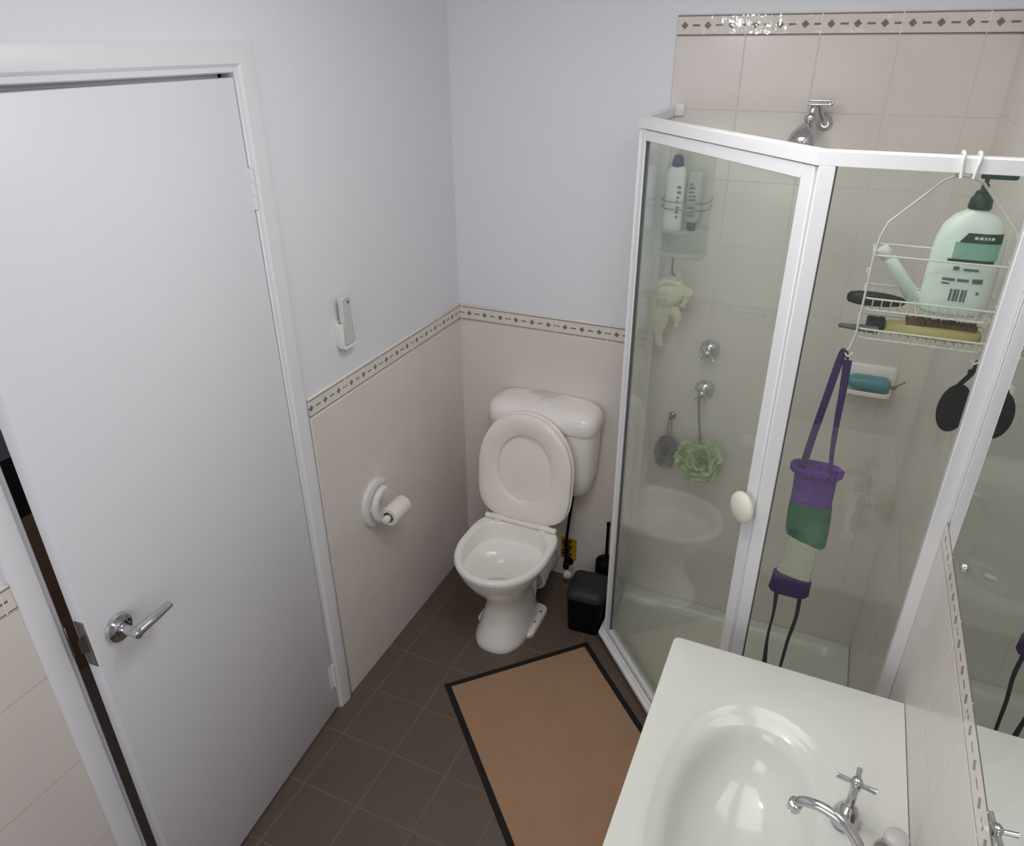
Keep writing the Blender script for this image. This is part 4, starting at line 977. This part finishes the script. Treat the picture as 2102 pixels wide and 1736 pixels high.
# ------------------------------------------------------------------ vanity, basin, taps
VZ = 0.789; VX = 1.130; VY = -1.023; VY2 = -2.03
def vanity():
    t = thing('vanity_unit', 'white vanity unit with moulded oval basin along the right wall', 'vanity', (1.40, -1.5, 0))
    # cabinet
    bm = NB(); xa, xb, ya, yb_, zb_ = VX+0.045, WT-0.002, VY2+0.02, VY-0.03, VZ-0.034
    outl_ = lambda z, k: [(xa+k, ya+k, z), (xb-k, ya+k, z), (xb-k, yb_-k, z), (xa+k, yb_-k, z)]
    loft(bm, [outl_(0.10, 0), outl_(zb_, 0), outl_(zb_, 0.016), outl_(0.116, 0.016)]); finish('cabinet', bm, ALU, t, 40)
    bm = NB(); box(bm, (VX+0.09, VY2+0.03, 0.0), (WT-0.004, VY-0.045, 0.10)); finish('kickboard', bm, ALU, t, 40)
    for k in range(2):
        y0 = VY-0.034-0.472*k-0.004*k; bm = NB(); box(bm, (VX+0.027, y0-0.468, 0.112), (VX+0.044, y0, VZ-0.045), 0.002, 2); dd = finish('cabinet_door', bm, ALU, t, 40)
        bm = NB(); lathe(bm, [(0.006, 0), (0.006, 0.012), (0.013, 0.016), (0.013, 0.021), (0.006, 0.025)], (VX+0.027, y0-(0.43 if k == 0 else 0.04), 0.62), (-1, 0, 0), 18); finish('knob', bm, WHITEP, dd, 40)
    # top with integral basin: one continuous skin, angle-matched rings
    N = 72
    def outer(z, s, r=0.016):
        x0, x1, y0, y1 = VX+s, WT-0.0015, VY2+s, VY-s
        cxx, cyy = BX, BY; pts = []
        for i in range(N):
            a = 2*PI*i/N; d = Vector((math.cos(a), math.sin(a)))
            tt = min([(x1-cxx)/d.x if d.x > 1e-9 else 1e9, (x0-cxx)/d.x if d.x < -1e-9 else 1e9, (y1-cyy)/d.y if d.y > 1e-9 else 1e9, (y0-cyy)/d.y if d.y < -1e-9 else 1e9])
            pts.append([cxx+d.x*tt, cyy+d.y*tt, z])
        return pts
    BX, BY = 1.362, -1.465
    def bas(rl, rr_, ry, z, e=2.15, dx=0.0, dy=0.0):
        out = []
        for i in range(N):
            a = 2*PI*i/N; c, s = math.cos(a), math.sin(a)
            # egg-shaped: right side flattened towards the taps
            rx = rr_ if c > 0 else rl
            k = (abs(c/rx)**e+abs(s/ry)**e)**(-1/e)
            out.append((BX+dx+c*k, BY+dy+s*k, z))
        return out
    def corners(pts, z, s):
        # snap the nearest ring vertices to the slab corners and round them
        for (qx, qy) in ((VX+s, VY-s), (VX+s, VY2+s), (WT-0.0015, VY-s), (WT-0.0015, VY2+s)):
            j = min(range(N), key=lambda i: (pts[i][0]-qx)**2+(pts[i][1]-qy)**2)
            rnd = 0.014 if qx < 1.3 else 0.0
            sx = 1 if qx < 1.3 else -1; sy = -1 if qy > -1.5 else 1
            if rnd:
                pts[j] = [qx+sx*rnd*0.29, qy+sy*rnd*0.29, z]
                for k in (j-1, (j+1) % N):
                    p = pts[k]
                    if abs(p[0]-qx) < 1e-6: pts[k] = [qx, qy+sy*rnd, z]
                    else: pts[k] = [qx+sx*rnd, qy, z]
            else: pts[j] = [qx, qy, z]
        return pts
    bm = NB()
    R = [corners(outer(VZ-0.032, 0.012), VZ-0.032, 0.012), corners(outer(VZ-0.032, 0.002), VZ-0.032, 0.002), corners(outer(VZ-0.028, 0.0), VZ-0.028, 0.0), corners(outer(VZ-0.006, 0.0), VZ-0.006, 0.0), corners(outer(VZ-0.0015, 0.0018), VZ-0.0015, 0.0018), corners(outer(VZ, 0.006), VZ, 0.006),
         bas(.176, .192, .300, VZ), bas(.172, .188, .296, VZ-0.0015), bas(.168, .184, .291, VZ-0.004), bas(.160, .172, .280, VZ-0.007), bas(.146, .146, .258, VZ-0.014), bas(.138, .138, .248, VZ-0.022), bas(.131, .132, .240, VZ-0.040),
         bas(.124, .124, .230, VZ-0.075), bas(.110, .110, .205, VZ-0.110), bas(.080, .080, .150, VZ-0.132), bas(.035, .035, .06, VZ-0.142)]
    loft(bm, R, False, True)
    # underside
    finish('basin_top', bm, VANM, t, 42)
    bm = NB(); lathe(bm, [(0.022, VZ-0.1420), (0.022, VZ-0.139), (0.018, VZ-0.138), (0.004, VZ-0.139)], (BX, BY, 0), n=24); finish('drain', bm, CHROME, t, 40)
    settle(t)
vanity()
def basin_tap(x, y, ang, label):
    t = thing('basin_tap', label, 'tap', (x, y, VZ), 'basin taps')
    bm = NB(); lathe(bm, [(0.026, 0.0003), (0.026, 0.006), (0.0245, 0.020), (0.019, 0.034), (0.012, 0.045), (0.008, 0.050), (0.0075, 0.094)], n=32); finish('flange', bm, CHROME, t, 40)
    bm = NB(); lathe(bm, [(0.007, 0.088), (0.0095, 0.092), (0.0105, 0.100), (0.0105, 0.112), (0.008, 0.117), (0.003, 0.119)], n=24)
    for k in range(4):
        a = ang+PI/2*k; d = Vector((math.cos(a), math.sin(a), 0)); c = Vector((0, 0, 0.106))
        tube(bm, [c+d*0.007, c+d*0.02, c+d*0.033, c+d*0.0345], lambda t: 0.0048+0.0006*t, 12)
    finish('cross_handle', bm, CHROME, t, 45)
    return t
basin_tap(1.538, -1.376, math.radians(-8), 'chrome cross-handle basin tap nearest the shower')
def spout():
    t = thing('basin_spout', 'curved chrome swan-neck basin spout reaching over the bowl', 'spout', (1.549, -1.500, VZ))
    bm = NB(); lathe(bm, [(0.024, 0.0003), (0.024, 0.006), (0.018, 0.022), (0.013, 0.034), (0.013, 0.05)], n=28)
    pts = smoothpath([(0, 0, 0.045), (0.002, 0.001, 0.075), (-0.008, 0.008, 0.103), (-0.036, 0.020, 0.124), (-0.072, 0.032, 0.126), (-0.100, 0.040, 0.114), (-0.109, 0.042, 0.098)], 6)
    tube(bm, pts, lambda t: 0.0105-0.002*t, 18)
    finish('neck', bm, CHROME, t, 50)
    bm = NB(); lathe(bm, [(0.0095, 0), (0.0125, 0.002), (0.0125, 0.018), (0.011, 0.020), (0.009, 0.020), (0.009, 0.015)], (-0.1085, 0.042, 0.104), (-0.12, 0.04, -1), 24); finish('aerator', bm, CHROME, t, 40)
spout()
basin_tap(1.546, -1.588, math.radians(30), 'chrome cross-handle basin tap beyond the spout, nearest the viewer')
def tumbler():
    t = thing('glass_jar', 'clear glass jar with brown contents beside the mirror wall', 'jar', (1.606, -1.452, VZ))
    bm = NB(); n = 32
    def c(r_, z): return [(math.cos(2*PI*i/n)*r_, math.sin(2*PI*i/n)*r_, z) for i in range(n)]
    rs = [ring(bm, c(*q)) for q in ((0.024, 0.0005), (0.028, 0.004), (0.030, 0.03), (0.029, 0.055), (0.022, 0.072), (0.018, 0.080), (0.018, 0.088), (0.0165, 0.088), (0.0165, 0.080), (0.0205, 0.070), (0.027, 0.054), (0.028, 0.03), (0.026, 0.006))]
    for a, b in zip(rs, rs[1:]): bridge(bm, a, b)
    bm.faces.new(rs[0][::-1]); bm.faces.new(rs[-1]); finish('glass', bm, CLEARG, t, 50)
    bm = NB(); loft(bm, [c(0.0245, 0.008), c(0.0268, 0.012), c(0.0272, 0.045)]); finish('contents', bm, plain('brown_contents', (140, 118, 100), 0.5), t, 50)
    bm = NB(); loft(bm, [c(0.0185, 0.0882), c(0.020, 0.089), c(0.020, 0.098), c(0.018, 0.100)]); finish('lid', bm, plain('frosted_lid', (200, 200, 196), 0.3), t, 50)
tumbler()

# ------------------------------------------------------------------ mirror
def mirror():
    t = thing('wall_mirror', 'large frameless mirror on the right wall above the vanity', 'mirror', (W, -1.6, 1.6))
    y0, y1, z0, z1 = -0.905, -2.35, 1.186, 2.10
    bm = NB()
    def rr(x, s): return [(x, y0-s, z0+s), (x, y1+s, z0+s), (x, y1+s, z1-s), (x, y0-s, z1-s)]
    a = [ring(bm, rr(x, s)) for x, s in ((W-0.0005, 0), (W-0.0045, 0), (W-0.006, 0.0015))]
    bridge(bm, a[0], a[1]); bridge(bm, a[1], a[2]); bm.faces.new(a[2]); bm.faces.new(a[0][::-1])
    finish('mirror_glass', bm, MIRROR, t)
    bm = NB(); lathe(bm, [(0.008, 0), (0.008, 0.002), (0.006, 0.006), (0.001, 0.008)], (W-0.006, -1.108, 1.234), (-1, 0, 0), 20); plabel(finish('screw_cap', bm, CHROME, t, 50), 'domed chrome screw cap')
    settle(t)
mirror()

# ------------------------------------------------------------------ ceiling light fitting
def fitting():
    t = thing('ceiling_light', 'small ceiling lamp on a short stem above the room', 'ceiling light', (LX, LY, H))
    bm = NB(); lathe(bm, [(0.055, -0.0005), (0.055, -0.012), (0.04, -0.022), (0.018, -0.026), (0.018, -0.075), (0.024, -0.085), (0.024, -0.1)], n=32); finish('mount', bm, WHITEP, t, 40)
fitting()
